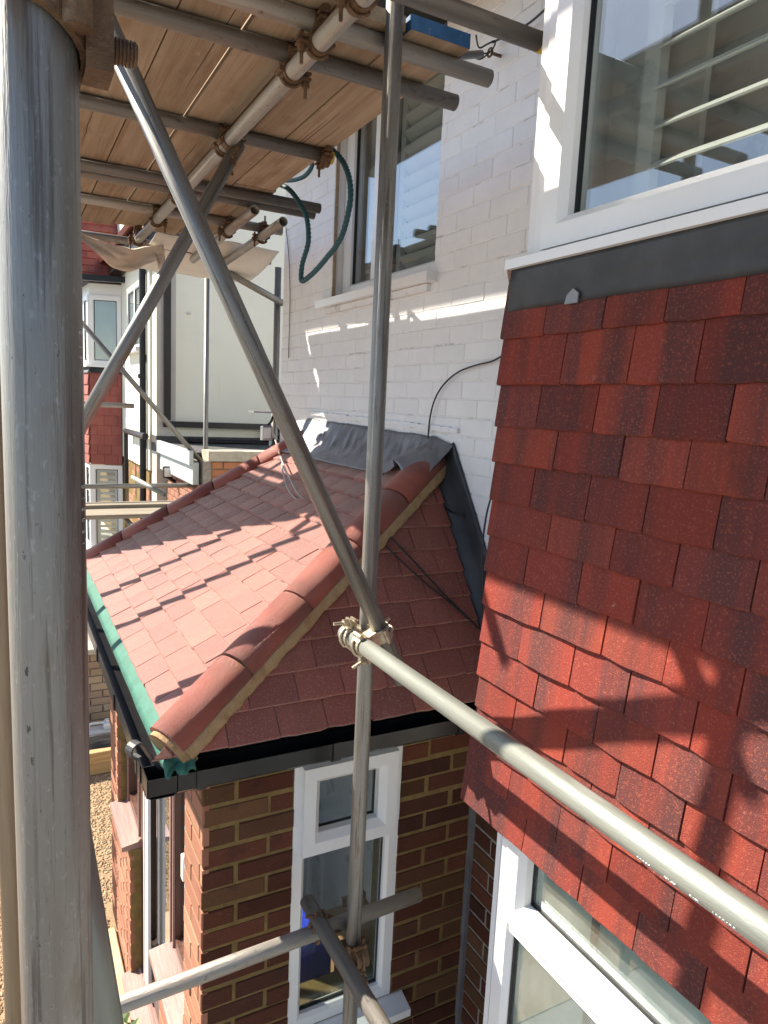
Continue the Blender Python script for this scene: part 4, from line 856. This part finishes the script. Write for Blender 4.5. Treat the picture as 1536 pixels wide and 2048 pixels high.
# bay
def prism(pts, z0, z1): return MB().add([(x, y, z0) for x, y in pts]+[(x, y, z1) for x, y in pts], [tuple(range(len(pts)-1, -1, -1)), tuple(range(len(pts), 2*len(pts)))]+[(i, (i+1) % len(pts), (i+1) % len(pts)+len(pts), i+len(pts)) for i in range(len(pts))])
B0, B1, B2, B3 = V((1.60, 11.35, 0)), V((1.17, 11.5, 0)), V((1.02, 13.6, 0)), V((1.60, 14.0, 0))
foot_ = [(p.x, p.y) for p in (B0, B1, B2, B3)]
bb = prism(foot_, -1.05, .30).build('bay_skirt', 'lead_dark', nb)
def wallframe(P, Q):
    U = (Q-P).normalized(); N_ = U.cross(V((0, 0, 1))); return frame_mat(P, U, (0, 0, 1), N_), (Q-P).length
for P, Q in ((B1, B0), (B2, B1)):
    F_, L_2 = wallframe(P, Q)
    rws = []
    for i in range(9):
        us = [0]; x = .1 if i % 2 else .2
        while x < L_2-.05: us.append(x); x += .2
        us.append(L_2); rws.append((-1.06+i*.148, us))
    tile_field(bb, F_, rws, None, ln=.20, tilt=.10, th=.014, mname='far_tile', jit=.6)
MB().add([(1.62, 11.3, .30), (1.13, 11.46, .30), (.98, 13.6, .30), (1.62, 14.05, .30), (1.62, 11.36, .40), (1.19, 11.52, .40), (1.04, 13.58, .40), (1.62, 13.98, .40)], [(0, 1, 5, 4), (1, 2, 6, 5), (2, 3, 7, 6), (4, 5, 6, 7), (0, 3, 2, 1)]).build('lead_capping', 'lead_dark', nb)
FA, LA = wallframe(B1, B0)
w1 = window(nb, FA, .0, LA, .42, 1.42, fw=.07, dep=.02, glz=.0); MB().box(0, LA, .41, 1.42, -.30, -.22, FA).build('blind', 'shutter', w1)
FC, LC = wallframe(B2, B1)
w2 = window(nb, FC, .0, LC-.002, .42, 1.42, mull=(.35, .7, 1.05, 1.4, 1.75), fw=.07, dep=.02, glz=.0)
prism([(p[0]-.05*(0 if i in (0, 3) else 1), p[1]-.04*(1 if i < 2 else -1)) for i, p in enumerate(foot_)], .385, .42).build('sill', 'upvc', w1)
prism(foot_, 1.42, 1.62).build('bay_head', 'upvc', nb)
w3 = window(nb, FA, .0, LA, -2.35, -1.07, fw=.07, dep=.02, glz=.0)
slats(w3, FA, .07, LA-.07, -2.28, -1.14, -.05, pitch=.085, wid=.075, ang=.9)
w4 = window(nb, FC, .0, LC-.002, -2.35, -1.07, mull=(.35, .7, 1.05, 1.4, 1.75), trans=(-1.45,), fw=.07, dep=.02, glz=.0)
prism([(p[0]-.06*(0 if i in (0, 3) else 1), p[1]-.05*(1 if i < 2 else -1)) for i, p in enumerate(foot_)], -2.42, -2.352).build('sill', 'upvc', w3)
bbs = prism(foot_, -H, -2.43).build('bay_base', 'mortar', nb)
brick_field(bbs, FC, [(0, LC, -3.3, -2.45)], [], mname='brick_pier', depth=.018, prom=.018)
# roof over the bay and main eaves
br = MB(); br.add([(2.6, 11.25, 1.60), (1.02, 11.36, 1.58), (.84, 13.8, 1.58), (2.6, 14.3, 1.60), (1.07, 12.7, 4.2), (1.0, 13.9, 4.2), (2.6, 12.6, 4.2), (2.6, 14, 4.2)], [(0, 1, 4, 6), (1, 2, 5, 4), (2, 3, 7, 5), (0, 6, 7, 3), (4, 5, 7, 6), (0, 3, 2, 1)])
nbr = br.build('bay_roof', 'lead_dark', nb)
def slope_tiles(P, Q, T, T2, gauge=.12):
    P, Q, T, T2 = V(P), V(Q), V(T), V(T2); U = (Q-P).normalized(); n_ = U.cross(T-P).normalized()
    Vv = n_.cross(U); L_ = (Q-P).length; hh = (T-P).dot(Vv); ta = (T-P).dot(U)/hh; tb = ((T2-Q).dot(U))/((T2-Q).dot(Vv))
    F_ = frame_mat(P, U, Vv, n_); rws = []; v_ = 0; i = 0
    while v_ < hh-.05:
        us = [-.35+(.1 if i % 2 else 0)]
        while us[-1] < L_+.3: us.append(us[-1]+.2)
        rws.append((v_, us)); v_ += gauge; i += 1
    tile_field(nbr, F_, rws, [(-1, ta, 0), (1, -tb, L_)], ln=.19, tilt=.11, th=.014, mname='far_tile', jit=.6)
slope_tiles((1.00, 11.32, 1.59), (2.55, 11.22, 1.61), (1.05, 12.66, 4.2), (2.55, 12.56, 4.2)); slope_tiles((.82, 13.8, 1.59), (1.00, 11.32, 1.59), (.98, 13.9, 4.2), (1.05, 12.66, 4.2))
MB().cyl((1.00, 11.31, 1.62), (1.05, 12.65, 4.22), .04, 10).build('hip', 'hip_mortar', nbr)
MB().ext(tg(.11, .08), (1.40, 8.72, 1.80), (1.40, 11.2, 1.80), (1, 0, 0), (0, 0, 1)).build('gutter', 'black_plastic', nb)
MB().ext(tg(.11, .08), (1.72, 11.05, 1.58), (.96, 11.20, 1.56), (.2, -1, 0), (0, 0, 1)).build('gutter', 'black_plastic', nb)
MB().box(1.42, NX-.03, 8.72, 11.3, 1.70, 1.80).build('soffit', 'black_plastic', nb)
MB().box(NX-.1, 2.05, 8.70, 8.79, 1.66, 1.98).build('verge_board', 'lead_dark', nb)
MB().path(cat_spline([(1.55, 9.2, 1.72), (1.50, 9.1, 1.55), (1.56, 9.0, 1.50), (1.60, 8.95, 1.68), (1.66, 8.75, 1.78)], 6), .012, 8).build('loose_cable', 'cable_grey', nb, smooth=True)
mr_ = MB().add([(1.30, 8.6, 1.88), (1.30, 16, 1.88), (4.5, 16, 4.2), (4.5, 8.6, 4.2)], [(0, 1, 2, 3)]).build('main_roof', 'far_tile', nb, solid=.05)
# flat roofed extension
ex = empty('extension', (2.9, 7.9, -H), 'flat roofed brick side extension with grey fascia and concrete coping', 'extension')
ew = MB().box(1.75, 4.2, 7.02, 8.77, -H, -.62).build('wall', 'mortar_grey', ex)
brick_field(ew, frame_mat((0, 7.02, 0), (1, 0, 0), (0, 0, 1), (0, -1, 0)), [(1.83, 2.9, -1.67, -.62)], [], mname='brick_orange', depth=.018, prom=.016)
brick_field(ew, frame_mat((1.75, 0, 0), (0, -1, 0), (0, 0, 1), (-1, 0, 0)), [(-8.75, -7.02, -2.2, -.86)], [], mname='brick_pier', depth=.018, prom=.016)
MB().box(1.79, 4.25, 6.98, 7.25, -.615, -.515).build('coping', 'concrete', ex)
MB().box(1.66, 1.72, 7.08, 8.75, -.86, -.64).build('fascia', 'fascia_grey', ex); MB().box(1.62, 1.66, 7.06, 8.75, -.66, -.52).build('fascia_trim', 'fascia_grey', ex)
MB().box(1.73, 4.2, 7.26, 8.76, -.60, -.55).build('felt_roof', 'bitumen', ex)
fl_ = empty('floodlight', onx(345, 955, 1.68), 'small black floodlight on the side of the flat roofed extension', 'floodlight')
p = ony(335, 945, 8.2); MB().bev(.10, .05, .13, .01, Matrix.Translation(p+V((0, 0, -.06)))).build('head', 'black_plastic', fl_)
MB().bev(.08, .008, .10, .003, Matrix.Translation(p+V((0, -.03, -.045)))).build('lens', 'lamp_face', fl_)
MB().cyl(p+V((0, .0, -.05)), p+V((.10, .02, -.12)), .022, 10).build('bracket', 'black_plastic', fl_)

# ================================================================== YARD THINGS
gw = empty('garden_wall', (.4, 7.0, -H), 'low buff brick garden wall with pale coping behind the gravel', 'wall')
gwb = MB().box(-3, 1.45, 7.02, 7.2, -H, -2.47).build('core', 'mortar_grey', gw)
brick_field(gwb, frame_mat((0, 7.02, 0), (1, 0, 0), (0, 0, 1), (0, -1, 0)), [(.0, 1.3, -3.3, -2.47)], [], mname='brick_buff', depth=.018, prom=.016)
for i in range(5): MB().bev(.6, .26, .05, .008, Matrix.Translation((-1.2+i*.605, 7.1, -2.468))).build('coping_stone', 'concrete', gw)
def sleeper(x0, x1, y, z, lb): MB().bev(x1-x0, .2, .098, .006, Matrix.Translation(((x0+x1)/2, y, z))).build('sleeper', 'timber', label=lb, cat='timber')
sleeper(-1.2, 1.2, 6.32, -H, 'yellow timber sleeper lying on the gravel at the bottom of the stack'); sleeper(-1.1, 1.22, 6.33, -H+.099, 'yellow timber sleeper at the top of the stack on the gravel')
sleeper(-.9, 1.2, 6.56, -H, 'timber sleeper lying behind the stack, under the plastic cans')
def jerry(x, y, z, lb):
    e = empty('jerrycan', (x, y, z), lb, 'jerrycan')
    b = MB().bev(.20, .14, .17, .02, Matrix.Translation((x, y, z))); b.bev(.06, .12, .055, .015, Matrix.Translation((x+.065, y, z+.165)))
    b.build('body', 'jerry', e); MB().path(cat_spline([(x-.085, y, z+.16), (x-.08, y, z+.215), (x, y, z+.22), (x+.05, y, z+.21)], 6), .013, 8).build('handle', 'jerry', e, smooth=True)
    MB().cyl((x+.07, y, z+.22), (x+.07, y, z+.245), .02, 12).build('cap', 'jerry', e)
jerry(.70, 6.56, -H+.10, 'white plastic jerrycan standing behind the sleepers by the garden wall'); jerry(.97, 6.57, -H+.10, 'second white plastic jerrycan half hidden by the porch corner')
def bs(u, v):
    return (.45+u*.62, 6.25+v*.32, -H+.205+.05*noise.noise(V((u*4, v*3, 1)))+.05*math.sin(v*3.1)-.10*max(0, .25-v)*4*.6)
MB().grid(bs, 24, 14).build('plastic_sheet', 'sheet_black', solid=.003, label='crumpled black plastic sheet thrown over the sleeper stack', cat='sheet')
def leaves(c, n, rx, ry, rz, s, rnd_):
    b = MB()
    for i in range(n):
        while True:
            d = V((rnd_.uniform(-1, 1), rnd_.uniform(-1, 1), rnd_.uniform(-1, 1)))
            if d.length < 1: break
        p = V(c)+V((d.x*rx, d.y*ry, d.z*rz)); q = Matrix.Translation(p) @ Matrix.Rotation(rnd_.uniform(0, 6.3), 4, 'Z') @ Matrix.Rotation(rnd_.uniform(-1.2, 1.2), 4, 'X'); k = s*rnd_.uniform(.6, 1.3)
        b.add([(0, 0, 0), (.35*k, .5*k, .08*k), (0, k, 0), (-.35*k, .5*k, .08*k)], [(0, 1, 2, 3)], q)
    return b
rl = random.Random(5)
pl = empty('weed', (.44, 3.28, -H), 'small leafy weed growing by the porch threshold', 'plant')
leaves((.42, 3.28, -H+.10), 60, .08, .12, .10, .06, rl).build('leaf_cluster', 'leaf', pl); MB().cyl((.43, 3.28, -H), (.42, 3.28, -H+.16), .004, 6).build('stalk', 'stem', pl)
for (x, y, h, s, lb) in ((.25, 17.5, 1.9, .9, 'yellow green garden shrub beyond the neighbouring bay window'), (-1.2, 15.0, 2.3, 1.1, 'leafy garden shrub beside the street beyond the scaffold')):
    e = empty('shrub', (x, y, -H), lb, 'shrub'); leaves((x, y, -H+h*.6), 2600, s, s, h*.5, .10, rl).build('crown', 'leaf', e)
    t_ = MB(); t_.cyl((x, y, -H), (x, y, -H+h*.5), .04, 8, .02)
    for k in range(6): a_ = k*1.05; t_.cyl((x, y, -H+h*.25), (x+math.cos(a_)*s*.6, y+math.sin(a_)*s*.6, -H+h*.75), .018, 6, .006)
    t_.build('trunk', 'stem', e)

# ------------------------------------------------------------------ lift everything so that the ground is at z = 0
for o in list(sc.objects):
    if o.parent is None and o.type in ('MESH', 'EMPTY'): o.matrix_basis = Matrix.Translation((0, 0, H)) @ o.matrix_basis
